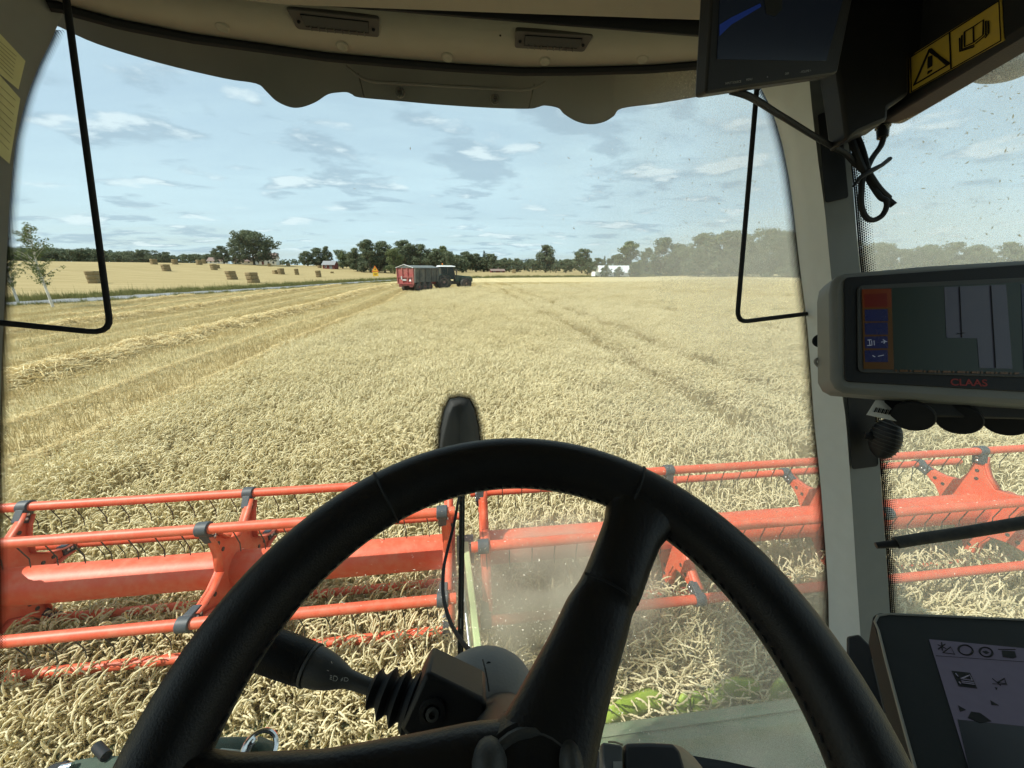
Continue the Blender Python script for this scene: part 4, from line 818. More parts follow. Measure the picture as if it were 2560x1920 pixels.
xb = g.uniform(-1.2, 4.6, 900); ab = g.uniform(.6, 2.6, 900); kb = g.integers(0, 6, 900); ph = np.where(xb < -.1, 52.65, 19.34) * math.pi / 180; on_tube = g.random(900) < .3   # chaff lying on the bars and the tube
yb = RC[0] + np.where(on_tube, 0, RR * np.cos(ph + kb * math.pi / 3)) - np.cos(ab) * np.where(on_tube, .121, .033); zb = RC[1] + np.where(on_tube, 0, RR * np.sin(ph + kb * math.pi / 3)) + np.sin(ab) * np.where(on_tube, .121, .033)
c = np.concatenate([c, np.c_[xb, yb, zb]])
flakes('flying_chaff', c[(c[:, 1] > 1.25) & (c[:, 2] > .7)], g, .0028, .0090)
def dust_cloud():
    m = bpy.data.materials.new('dust_cloud'); m.use_nodes = True; n, l = m.node_tree.nodes, m.node_tree.links; n.clear(); out = n.new('ShaderNodeOutputMaterial'); v = n.new('ShaderNodeVolumePrincipled'); v.inputs['Color'].default_value = (.86, .80, .66, 1)
    tc = n.new('ShaderNodeTexCoord'); z = n.new('ShaderNodeTexNoise'); z.inputs['Scale'].default_value = 1.9; z.inputs['Detail'].default_value = 3; l.new(tc.outputs['Object'], z.inputs['Vector'])
    ln = n.new('ShaderNodeVectorMath'); ln.operation = 'LENGTH'; l.new(tc.outputs['Object'], ln.inputs[0])
    fa = n.new('ShaderNodeMapRange'); fa.interpolation_type = 'SMOOTHSTEP'; l.new(ln.outputs['Value'], fa.inputs[0]); fa.inputs[1].default_value = 1.0; fa.inputs[2].default_value = .15; fa.inputs[3].default_value = 0; fa.inputs[4].default_value = 1
    nr = n.new('ShaderNodeMapRange'); l.new(z.outputs['Fac'], nr.inputs[0]); nr.inputs[1].default_value = .35; nr.inputs[2].default_value = .75
    mu = n.new('ShaderNodeMath'); mu.operation = 'MULTIPLY'; l.new(fa.outputs[0], mu.inputs[0]); l.new(nr.outputs[0], mu.inputs[1]); m2 = n.new('ShaderNodeMath'); m2.operation = 'MULTIPLY'; m2.inputs[1].default_value = 10.5; l.new(mu.outputs[0], m2.inputs[0]); l.new(m2.outputs[0], v.inputs['Density']); v.inputs['Anisotropy'].default_value = .2; l.new(v.outputs[0], out.inputs['Volume'])
    o = MB().ball((0, 0, 0), 1.0, 24, 14).build('dust_cloud', m); o.location = (.45, 1.86, 1.24); o.scale = (.85, .52, .62); kind(o, 'stuff')
dust_cloud()
def dust_bank():
    # thin dust drifting off over the far right corner of the field
    m = bpy.data.materials.new('drifting_dust'); m.use_nodes = True; n, l = m.node_tree.nodes, m.node_tree.links; n.clear(); out = n.new('ShaderNodeOutputMaterial'); v = n.new('ShaderNodeVolumePrincipled'); v.inputs['Color'].default_value = (.90, .90, .85, 1); v.inputs['Density'].default_value = .0035; v.inputs['Anisotropy'].default_value = .1; l.new(v.outputs[0], out.inputs['Volume'])
    o = MB().ball((0, 0, 0), 1.0, 32, 18).build('drifting_dust', m); o.location = (70, 66, 2); o.scale = (46, 52, 12); kind(o, 'stuff')
dust_bank()

# ================================================================== the cab we sit in
M_PILLAR = mat('grey_pillar_plastic', (.56, .60, .605), .75, var=(30, .04), bump=(900, .1)); M_PILSHADE = mat('dark_pillar_trim', (.15, .165, .165), .7, var=(30, .06), bump=(900, .1)); M_LINER = mat('beige_liner', (.30, .29, .24), .9, var=(20, .05), bump=(700, .35)); M_SEAL = mat('black_rubber_seal', (.010, .012, .015), .65, spec=.25); M_BLACK = mat('black_plastic', (.009, .010, .012), .5, var=(30, .15), bump=(600, .2), spec=.3); M_ROOFGREY = mat('grey_roof_underside', (.105, .105, .105), .85, var=(6, .12), dirt=((.16, .15, .135), 5, .4)); M_CABSKIN = mat('cab_shell', (.30, .31, .29), .6)
M_DARKGREY = mat('dark_grey_plastic', (.040, .043, .043), .55, var=(20, .12), bump=(700, .2)); M_LEATHER = mat('black_leather', (.0045, .005, .0062), .46, var=(40, .2), bump=(900, .22), spec=.36); M_LEATHER_S = mat('smooth_black_leather', (.0045, .005, .0062), .44, var=(40, .2), bump=(420, .22), spec=.36); M_CHROME = mat('chrome', (.75, .76, .77), .12, 1.0, var=(10, .05)); M_VENT = mat('brown_grey_vent', (.055, .054, .050), .6)
def yw(x, z):                                                   # windshield surface, z measured from the camera
    return 1.13 - .36 * (abs(x) / .92) ** 2.3 - .37 * float(smooth(-.35, -1.42, z)) * (1 - .55 * min(1, (x / .92) ** 2)) - .05 * float(smooth(.1, .6, z))
def W(px, py, off=0.0):
    """where the ray meets the windshield (or a surface the given distance in front of it)"""
    r = ray(px, py); a, b = .05, 4.0
    for _ in range(50):
        t = (a + b) / 2; p = r * t
        if p[1] - yw(p[0], p[2]) - off > 0: b = t
        else: a = t
    return CAM + r * a
cab = thing('combine_cab', 'combine harvester cab with grey pillars, beige roof liner and curved windshield', 'cab', (0, 0, CZ - 1.2))
ZF, ZR = CZ - 1.46, CZ + .66                                     # floor and roof heights

def glass_material(name, d0, d1, axis_lo, axis_hi, axis=0, tint=(.94, .975, .955), refl=.35):
    m = bpy.data.materials.new(name); m.use_nodes = True; n, l = m.node_tree.nodes, m.node_tree.links; n.clear(); out = n.new('ShaderNodeOutputMaterial')
    tr = n.new('ShaderNodeBsdfTransparent'); tr.inputs[0].default_value = tint + (1,); gl = n.new('ShaderNodeBsdfGlossy'); gl.inputs['Roughness'].default_value = .03
    lw = n.new('ShaderNodeFresnel'); lw.inputs[0].default_value = 1.35; fm = n.new('ShaderNodeMath'); fm.operation = 'MULTIPLY'; fm.inputs[1].default_value = refl; l.new(lw.outputs[0], fm.inputs[0])
    m1 = n.new('ShaderNodeMixShader'); l.new(fm.outputs[0], m1.inputs[0]); l.new(tr.outputs[0], m1.inputs[1]); l.new(gl.outputs[0], m1.inputs[2])
    # film of field dust: lets light through and scatters some, more towards one side
    df = n.new('ShaderNodeBsdfDiffuse'); df.inputs[0].default_value = (.74, .73, .60, 1); tl = n.new('ShaderNodeBsdfTranslucent'); tl.inputs[0].default_value = (.78, .78, .66, 1); dm = n.new('ShaderNodeMixShader'); dm.inputs[0].default_value = .72; l.new(df.outputs[0], dm.inputs[1]); l.new(tl.outputs[0], dm.inputs[2])
    tc = n.new('ShaderNodeTexCoord'); sp = n.new('ShaderNodeSeparateXYZ'); l.new(tc.outputs['Object'], sp.inputs[0]); mr = n.new('ShaderNodeMapRange'); mr.interpolation_type = 'SMOOTHSTEP'; l.new(sp.outputs[axis], mr.inputs[0]); mr.inputs[1].default_value = axis_lo; mr.inputs[2].default_value = axis_hi; mr.inputs[3].default_value = d0; mr.inputs[4].default_value = d1
    nz = n.new('ShaderNodeTexNoise'); nz.inputs['Scale'].default_value = 5; nz.inputs['Detail'].default_value = 6; l.new(tc.outputs['Object'], nz.inputs['Vector']); n2 = n.new('ShaderNodeTexNoise'); n2.inputs['Scale'].default_value = 620; n2.inputs['Detail'].default_value = 1; l.new(tc.outputs['Object'], n2.inputs['Vector'])
    a = n.new('ShaderNodeMapRange'); l.new(nz.outputs['Fac'], a.inputs[0]); a.inputs[1].default_value = .3; a.inputs[2].default_value = .7; a.inputs[3].default_value = .7; a.inputs[4].default_value = 1.3
    b = n.new('ShaderNodeMapRange'); l.new(n2.outputs['Fac'], b.inputs[0]); b.inputs[1].default_value = .35; b.inputs[2].default_value = .75; b.inputs[3].default_value = .7; b.inputs[4].default_value = 1.4
    k = n.new('ShaderNodeMath'); k.operation = 'MULTIPLY'; l.new(a.outputs[0], k.inputs[0]); l.new(b.outputs[0], k.inputs[1]); k2 = n.new('ShaderNodeMath'); k2.operation = 'MULTIPLY'; l.new(k.outputs[0], k2.inputs[0]); l.new(mr.outputs[0], k2.inputs[1])
    ms = n.new('ShaderNodeMixShader'); l.new(k2.outputs[0], ms.inputs[0]); l.new(m1.outputs[0], ms.inputs[1]); l.new(dm.outputs[0], ms.inputs[2]); l.new(ms.outputs[0], out.inputs[0]); return m
M_GLASS = glass_material('windshield_glass', .03, .42, .0, .95); M_SIDEGLASS = glass_material('dusty_side_glass', .33, .36, 0, 1, refl=.05)
# ---- pillars
RL = np.array([(1880, 130), (1902, 218), (1933, 280), (1957, 365), (1972, 439), (1984, 525), (1992, 600), (2001, 677), (2017, 800), (2025, 900), (2035, 1050), (2051, 1202), (2064, 1375), (2071, 1484), (2073, 1600), (2076, 1900)], float)
RCR = np.array([(2018, 130), (2023, 198), (2030, 272), (2045, 400), (2062, 525), (2077, 681), (2092, 830), (2105, 985), (2115, 1050), (2129, 1240), (2144, 1484), (2152, 1600), (2165, 1900)], float)
RRT = np.array([(2090, 130), (2104, 253), (2120, 342), (2131, 447), (2143, 600), (2148, 652), (2168, 830), (2188, 1042), (2200, 1164), (2209, 1294), (2220, 1457), (2227, 1560), (2240, 1900)], float)
def xat(c, y): return float(np.interp(y, c[:, 1], c[:, 0]))
def pillar_right():
    rows = []; edge = []; trim = []
    for y in np.linspace(130, 1900, 40):
        a = W(xat(RL, y), y, -.012); da = np.dot(a - CAM, FW); c = P(xat(RCR, y), y, da - .085); b = P(xat(RRT, y), y, da - .082); o = norm(np.array([.7, .7, 0])) * .07
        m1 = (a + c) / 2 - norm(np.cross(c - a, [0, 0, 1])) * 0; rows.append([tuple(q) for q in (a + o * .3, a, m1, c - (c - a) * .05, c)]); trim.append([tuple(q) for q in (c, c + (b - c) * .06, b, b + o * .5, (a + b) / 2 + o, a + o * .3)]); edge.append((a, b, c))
    mb = MB().grid(rows); p = mb.build('pillar', M_PILLAR, cab); MB().grid(trim).build('pillar_trim', M_PILSHADE, p); return p, edge  # right-hand face darkened in its colour to stand for shade
PILR, EDGE_R = pillar_right()
LE = np.array([(170, -40), (168, 19), (150, 50), (127, 104), (96, 166), (73, 224), (56, 281), (40, 347), (31, 424), (23, 520), (17, 640), (9, 800), (4, 900), (0, 1050), (-4, 1300), (-10, 1900)], float)
def pillar_left():
    rows = []; edge = []
    for y in np.linspace(-40, 1900, 40):
        a = W(xat(LE, y), y, -.012); rows.append([tuple(q) for q in (a + (-.07, .03, 0), a, a + (-.035, -.05, 0), a + (-.075, -.17, 0), a + (-.08, -.40, 0), a + (-.16, -.40, 0), a + (-.15, -.05, 0), a + (-.07, .03, 0))]); edge.append(a)
    return MB().grid(rows).build('pillar', mat('dark_grey_pillar_plastic', (.24, .25, .24), .75, var=(30, .04), bump=(900, .1)), cab), edge  # same pillar plastic, darkened in colour for the dimmer light on this side
PILL, EDGE_L = pillar_left()
for (p, curve, dx, ys, wf) in ((PILR, RL, 16, ((490, 540), (640, 690), (800, 850), (945, 1000), (1100, 1150), (1255, 1310), (1410, 1455), (1560, 1600)), lambda x, y: W(x, y, -.016)), (PILL, LE, -14, ((422, 485), (620, 690)), lambda x, y: W(x, y, -.016) + np.array([-.012, -.02, 0]))):
    for (y0, y1) in ys: MB().tube([wf(xat(curve, y0) + dx, y0), wf(xat(curve, y1) + dx, y1)], .0014, 5).build('slot', M_SEAL, p)

def build_glass():
    ea = np.array([e[0] for e in EDGE_R]); el = np.array(EDGE_L); zs = np.linspace(-1.40, .64, 48); rows = []
    ir = np.argsort(ea[:, 2]); il = np.argsort(el[:, 2])
    for z in zs:
        xr = np.interp(CZ + z, ea[ir, 2], ea[ir, 0]) + .02; xl = np.interp(CZ + z, el[il, 2], el[il, 0]) - .02; rows.append([(x, yw(x, z), CZ + z) for x in np.linspace(xl, xr, 53)])
    MB().grid(rows).build('windshield', M_GLASS, cab)
build_glass()
# ---- printed dot band along the glass edges
def frit_material():
    m = bpy.data.materials.new('dotted_glass_print'); m.use_nodes = True; n, l = m.node_tree.nodes, m.node_tree.links; n.clear(); out = n.new('ShaderNodeOutputMaterial')
    uv = n.new('ShaderNodeUVMap'); sp = n.new('ShaderNodeSeparateXYZ'); l.new(uv.outputs[0], sp.inputs[0])
    def ma(op, a, b=None, c=None):
        x = n.new('ShaderNodeMath'); x.operation = op
        for i, v in enumerate((a, b, c)):
            if v is None: continue
            if isinstance(v, (int, float)): x.inputs[i].default_value = v
            else: l.new(v, x.inputs[i])
        return x.outputs[0]
    row = ma('FLOOR', sp.outputs[1]); sh = ma('MULTIPLY', ma('MODULO', row, 2.0), .5); fu = ma('SUBTRACT', ma('FRACT', ma('ADD', sp.outputs[0], sh)), .5); fv = ma('SUBTRACT', ma('FRACT', sp.outputs[1]), .5)
    r2 = ma('SQRT', ma('ADD', ma('MULTIPLY', fu, fu), ma('MULTIPLY', fv, fv))); rad = ma('SUBTRACT', .62, ma('MULTIPLY', row, .062)); hit = ma('LESS_THAN', r2, rad)
    tr = n.new('ShaderNodeBsdfTransparent'); df = n.new('ShaderNodeBsdfDiffuse'); df.inputs[0].default_value = (.006, .006, .007, 1); mx = n.new('ShaderNodeMixShader'); l.new(hit, mx.inputs[0]); l.new(tr.outputs[0], mx.inputs[1]); l.new(df.outputs[0], mx.inputs[2]); l.new(mx.outputs[0], out.inputs[0]); return m
M_FRIT = frit_material()
def frit(pts_in, pts_out, nrow=8, pitch=.0052):
    """strip between two 3-D polylines; the dots shrink from the first to the second"""
    a = [np.array(p) for p in pts_in]; b = [np.array(p) for p in pts_out]; me = bpy.data.meshes.new('dot_band'); n = len(a); d = np.r_[0, np.cumsum([np.linalg.norm(a[i + 1] - a[i]) for i in range(n - 1)])] / pitch
    me.from_pydata([tuple(p) for p in a + b], [], [(i, i + 1, n + i + 1, n + i) for i in range(n - 1)]); uv = me.uv_layers.new(name='UVMap')
    for poly in me.polygons:
        for li in poly.loop_indices:
            vi = me.loops[li].vertex_index; uv.data[li].uv = (d[vi % n], 0 if vi < n else nrow)
    me.materials.append(M_FRIT); o = link('dot_band', me, cab); o.location = -Vector(cab.location); return o
frit([W(xat(RL, y) + 2, y, -.004) for y in np.linspace(140, 1890, 60)], [W(xat(RL, y) - 24, y, -.004) for y in np.linspace(140, 1890, 60)])
frit([W(xat(LE, y) - 2, y, -.004) for y in np.linspace(75, 1700, 60)], [W(xat(LE, y) + 26, y, -.004) for y in np.linspace(75, 1700, 60)])

# ---- roof: liner with air vents, black seal, outer overhang with lamp bulges
SEAL = np.array([(140, 12), (176, 26), (300, 60), (480, 95), (647, 118), (820, 142), (1000, 158), (1157, 170), (1300, 178), (1450, 177), (1620, 172), (1770, 160), (1900, 140), (2010, 118)], float)
def seal_y(x): return float(np.interp(x, SEAL[:, 0], SEAL[:, 1]))
def build_roof():
    xs = np.linspace(120, 2060, 60)
    seal = [W(x, seal_y(x), -.02) for x in xs]; MB().tube(seal, .0095, 8).build('roof_seal', M_SEAL, cab)
    # liner front: leans back towards the driver from the seal up to the black channel
    CH = np.array([(100, -90), (400, -32), (700, 6), (1000, 31), (1300, 56), (1767, 94), (2060, 112)], float); ch_y = lambda x: float(np.interp(x, CH[:, 0], CH[:, 1])); ch_h = lambda x: float(np.interp(x, (100, 700, 1777, 2060), (16, 22, 69, 76)))
    top = [W(x, ch_y(x), -.13) for x in xs]; LIN = MB().grid([[tuple(p + (0, -.004, .004)) for p in seal], [tuple((p + q) / 2 + (0, -.010, -.002)) for p, q in zip(seal, top)], [tuple(q) for q in top]]).build('roof_liner', M_LINER, cab); LIN.modifiers.new('thick', 'SOLIDIFY').thickness = -.02
    top2 = [W(x, ch_y(x) - ch_h(x), -.19) for x in xs]; MB().grid([[tuple(q) for q in top], [tuple(q + (0, 0, .03)) for q in top], [tuple(q + (0, 0, .03)) for q in top2], [tuple(q) for q in top2]]).build('roof_channel', M_SEAL, cab).modifiers.new('thick', 'SOLIDIFY').thickness = .008
    rear = top2; MB().grid([[tuple(q) for q in rear], [(q[0], q[1] - .5, ZR - .02) for q in rear], [(q[0], -.9, ZR - .02) for q in rear]]).build('ceiling_liner', M_LINER, cab).modifiers.new('thick', 'SOLIDIFY').thickness = .02
    MB().prism([(-1.02, -1.0, ZR + .02), (1.02, -1.0, ZR + .02), (1.02, .80, ZR + .02), (.7, 1.08, ZR + .02), (0, 1.3, ZR + .02), (-.7, 1.08, ZR + .02), (-1.02, .80, ZR + .02)], (0, 0, .14)).build('roof_shell', M_CABSKIN, cab, bevel=.03)
    def lin_at(x, y): # point on the liner seen at that pixel
        t = (seal_y(x) - y) / (seal_y(x) - ch_y(x)); p = W(x, seal_y(x), -.02) + np.array([0, -.004, .004]); q = W(x, ch_y(x), -.13); m_ = (p + q) / 2 + np.array([0, -.010, -.002]); return p + (m_ - p) * t * 2 if t < .5 else m_ + (q - m_) * (t * 2 - 1)
    nrm = norm(np.array([0, -.65, -.76]))
    for (cc0, cc1, dd0, dd1) in (((748, 72), (950, 92), (727, 16), (937, 38)), ((1285, 117), (1456, 128), (1294, 71), (1478, 82))):
        c0, c1, d0, d1 = lin_at(*cc0), lin_at(*cc1), lin_at(*dd0), lin_at(*dd1); u = c1 - c0; v = (d0 - c0 + d1 - c1) / 2; nrm = norm(np.cross(u, v)); nrm = nrm if np.dot(nrm, CAM - c0) > 0 else -nrm
        def q(s, t, o=0): return c0 + u * s + v * t + nrm * o
        vt = MB().prism(rounded_3d([q(0, 0, .006), q(1, 0, .006), q(1.04, 1, .006), q(-.04, 1, .006)], .006), -nrm * .015).build('air_vent', M_VENT, cab, bevel=.002)
        MB().prism([q(.12, .22, .0075), q(.88, .22, .0075), q(.90, .82, .0075), q(.10, .82, .0075)], -nrm * .004).build('vent_opening', M_SEAL, vt)
        MB().prism([q(.12, .42, .013), q(.88, .42, .013), q(.89, .80, .008), q(.11, .80, .008)], -nrm * .005).build('vent_flap', M_VENT, vt)
        for k in range(8): MB().box(q(.18 + .64 * k / 7, .31, .011), (.0016, .012, .006)).build('vent_blade', M_VENT, vt)
        for s_ in (.055, .945): MB().ball(q(s_, .45, .007), (.0035, .002, .0035), 8, 6).build('vent_screw', M_SEAL, vt)
    for x, t in ((562, 71), (858, 117), (1119, 146), (1361, 155), (1603, 150)):
        c = lin_at(x, t); MB().lathe(c - nrm * .003, nrm, [(0, .012), (.006, .0125), (.008, .010), (.006, .004), (.0055, .001)], 16).build('screw_cap', M_LINER, cab)
    MB().ball(lin_at(1250, 89), .0025, 6, 4).build('liner_hole', M_SEAL, cab)
    # overhang silhouette against the sky, traced, then built as a solid cowl outside the glass
    S = [(60, 30), (110, 52), (150, 68), (243, 110), (400, 158), (560, 196), (640, 209), (665, 228), (690, 252), (725, 268), (755, 268), (790, 255), (820, 236), (850, 231), (868, 231), (880, 236), (900, 244), (1000, 253), (1100, 262), (1230, 270), (1320, 272), (1345, 268), (1362, 264), (1395, 270), (1410, 285), (1440, 303), (1475, 311), (1510, 305), (1535, 290), (1555, 271), (1650, 258), (1780, 235), (1900, 208), (2000, 180)]
    S = [tuple(q) for q in smooth_path(S, 4)]; lo = [W(x, y, .16) for x, y in S]; hi = [W(x, seal_y(min(max(x, 140), 2010)) - 40, .11) for x, y in S]
    rows = [[tuple(p + (0, .26, .17)) for p in lo], [tuple(p + (0, .10, .08)) for p in lo], [tuple(p) for p in lo], [tuple(p * .55 + q * .45 + np.array([0, .012, 0])) for p, q in zip(lo, hi)], [tuple(q) for q in hi], [tuple(q + (0, .0, .12)) for q in hi], [tuple(q + (0, .32, .12)) for q in hi], [tuple(p + (0, .26, .17)) for p in lo]]
    ov = MB().grid(rows).build('roof_overhang', M_ROOFGREY, cab)
    def ov_at(x, y, o=0): return W(x, y, .145 + o)
    pan = rounded([Q(735, 132), Q(790, 172), Q(1140, 192), Q(1190, 170)], 30, 5); MB().tube([ov_at(x, y + 4, -.02) for x, y in pan[3:-3]], .0035, 6).build('overhang_bead', M_ROOFGREY, ov)
    for a, b in (((895, 182), (911, 243)), ((1336, 210), (1322, 271))): MB().tube([ov_at(*a, -.015), ov_at(*b, .0)], .0016, 5).build('panel_gap', M_SEAL, ov)
    for x, y in ((1001, 231), (1237, 248)): MB().lathe(ov_at(x, y, .0), (0, -1, -.3), [(0, .013), (.012, .012), (.013, .006), (.006, .004)], 14).build('overhang_screw', M_DARKGREY, ov)
def rounded_3d(pts, r, n=3):
    return [np.array(p) for p in rounded(pts, r, n)]
build_roof()
def build_shell():
    MB().prism([(-.97, -.97, ZF), (.97, -.97, ZF)] + [(x, yw(x, -1.4) - .04, ZF) for x in np.linspace(.97, -.97, 14)], (0, 0, -.05)).build('floor', M_DARKGREY, cab); MB().box((0, -.98, (ZF + ZR) / 2), (2.0, .05, ZR - ZF)).build('rear_wall', M_DARKGREY, cab)
    MB().prism([(.97, -.95, ZF), (.97, .5, ZF), (.97, .5, ZF + .15), (.97, -.3, ZF + .34), (.97, -.95, ZF + .55)], (.04, 0, 0)).build('door_panel', M_DARKGREY, cab, bevel=.01); MB().prism([(-1.01, -.95, ZF), (-1.01, .4, ZF), (-1.01, .4, ZF + .12), (-1.01, -.3, ZF + .34), (-1.01, -.95, ZF + .55)], (.04, 0, 0)).build('door_panel', M_DARKGREY, cab, bevel=.01)
    MB().prism([(.80, -.95, CZ + .62), (.80, .30, CZ + .40), (.80, .575, CZ + .321), (.80, .77, CZ + .267), (.80, .77, ZR), (.80, -.95, ZR)], (.06, 0, 0)).build('side_header', M_BLACK, cab, bevel=.01); MB().prism([(-.99, -.95, CZ + .40), (-.99, .6, CZ + .45), (-.99, .6, ZR), (-.99, -.95, ZR)], (.09, 0, 0)).build('side_header', M_LINER, cab, bevel=.01)
    b0 = np.array([p[1] for p in EDGE_R]); zs = []
    def eb(z): i = np.argsort(b0[:, 2]); return np.array([np.interp(z, b0[i, 2], b0[i, 0]), np.interp(z, b0[i, 2], b0[i, 1])])
    rows = []
    for z in np.linspace(CZ - 1.25, CZ + .42, 14):
        e = eb(z) + np.array([.02, .02]); rows.append([(e[0] + (.985 - e[0]) * t ** .33, e[1] + (-.9 - e[1]) * t, z) for t in np.linspace(0, 1, 14)])
    MB().grid(rows).build('side_window', M_SIDEGLASS, cab)
    f1 = [np.array(r[0]) + (-.004, -.006, 0) for r in rows]; f2 = [p + np.array([.008, -.028, 0]) for p in f1]; frit(f1, f2)
    MB().grid([[(-.97, y, z) for y in np.linspace(-.9, .42, 6)] for z in (ZF + .3, CZ + .42)]).build('side_window', glass_material('clear_side_glass', .06, .06, 0, 1), cab)
    # lower front: sill under the windshield and footwell
    xs = np.linspace(-.95, .95, 24); MB().grid([[(x, yw(x, -1.38) - .012, CZ - 1.365) for x in xs], [(x, yw(x, -1.38) - .05, CZ - 1.38) for x in xs], [(x, yw(x, -1.38) - .10, ZF) for x in xs]]).build('front_sill', M_BLACK, cab).modifiers.new('thick', 'SOLIDIFY').thickness = .015
build_shell()
# dot band above the dusty side glass, along the header
e0 = [(2223 + 337 * t, 272 - 205 * t) for t in np.linspace(0, 1.2, 20)]; frit([on_x(x, y, .865) for x, y in e0], [on_x(x + 8, y + 34, .865) for x, y in e0], 8, .0042)
MB().ball(P(2500, 170, 1.18), (.10, .06, .035), 20, 10).build('outer_lamp_lens', M_DARKGREY, cab)

# ---- stickers
M_YSTICK = mat('yellow_sticker', (.42, .30, .035), .5, var=(20, .1), dirt=((.25, .2, .08), 30, .5)); M_PAPER = mat('aged_yellow_label', (.60, .60, .32), .7, var=(25, .1)); M_INK = mat('black_ink', (.012, .012, .012), .7, spec=.1); M_GREYINK = mat('grey_ink', (.16, .16, .12), .7)
def side(px, py, o=0.0): # on the dark side header
    r = ray(px, py); t = (.7985 - o) / r[0]; return CAM + r * t
ws = MB().prism([side(*q) for q in ((2272, 142), (2503, -3), (2509, 100), (2274, 233))], (.003, 0, 0)).build('warning_sticker', M_YSTICK, cab, label='yellow warning sticker with triangle and manual symbols')
def side_lines(lines, r, nm): 
    for ln in lines: MB().tube([side(x, y, .0012) for x, y in ln], r, 4).build(nm, M_INK, ws)
C3 = lambda x, y: (1700 + x / 2.572, y / 2.572)
side_lines([[C3(1482, 368), C3(2050, 5), C3(2062, 262), C3(1488, 590), C3(1482, 368)], [C3(1732, 205), C3(1742, 440)]], .0011, 'sticker_border')
side_lines([[C3(1605, 320), C3(1725, 415), C3(1507, 545), C3(1605, 320), C3(1725, 415)]], .0026, 'warning_symbol'); side_lines([[C3(1607, 365), C3(1606, 432)]], .0036, 'warning_symbol'); side_lines([[C3(1605, 458), C3(1606, 466)]], .0036, 'warning_symbol')
side_lines([[C3(1828, 205), C3(1885, 172), C3(1950, 128), C3(1948, 225), C3(1888, 272), C3(1830, 300), C3(1828, 205)], [C3(1885, 172), C3(1888, 272)], [C3(1812, 228), C3(1812, 318), C3(1890, 288)], [C3(1797, 245), C3(1800, 330), C3(1890, 300)], [C3(1966, 135), C3(1966, 225), C3(1900, 280)], [C3(1982, 135), C3(1984, 215), C3(1960, 245)]], .0011, 'manual_symbol')
def left_face(px, py, o=0.0): # on the wide inner face of the left pillar
    a = W(40, 347, -.012); n_ = norm(np.cross(np.array([-.075 + .035, -.12, 0]), np.array([W(96, 166)[0] - a[0], W(96, 166)[1] - a[1], W(96, 166)[2] - a[2]]))); n_ = n_ if np.dot(n_, CAM - a) > 0 else -n_
    r = ray(px, py); o_ = a + np.array([-.036, -.052, 0]) + n_ * (.035 + o); return CAM + r * (np.dot(o_ - CAM, n_) / np.dot(r, n_))
C1 = lambda x, y: (x / 2.594, y / 2.594)
for pts, lines, lab in ((((-70, 160), (0, 218), (165, 395), (120, 580), (0, 480), (-70, 420)), [((-40, 235 + 26 * k), (105 - 4 * k, 365 + 24 * k)) for k in range(7)], 'pale yellow instruction label, upper of two on the pillar'), (((-70, 430), (0, 490), (132, 640), (62, 1062), (0, 1008), (-70, 960)), [((-40, 520 + 50 * k), (100 - 6 * k, 650 + 46 * k)) for k in range(8)], 'yellowed instruction label with worn corner, lower of two on the pillar')):
    q = [left_face(*C1(*p)) for p in pts]; n_ = norm(np.cross(q[1] - q[0], q[2] - q[0])); st = MB().prism(q, n_ * .0008).build('instruction_label', M_PAPER, cab, label=lab)
    for ln in lines: MB().tube([left_face(*C1(*p), .0015) for p in ln], .0004, 4).build('text_line', M_GREYINK, st)

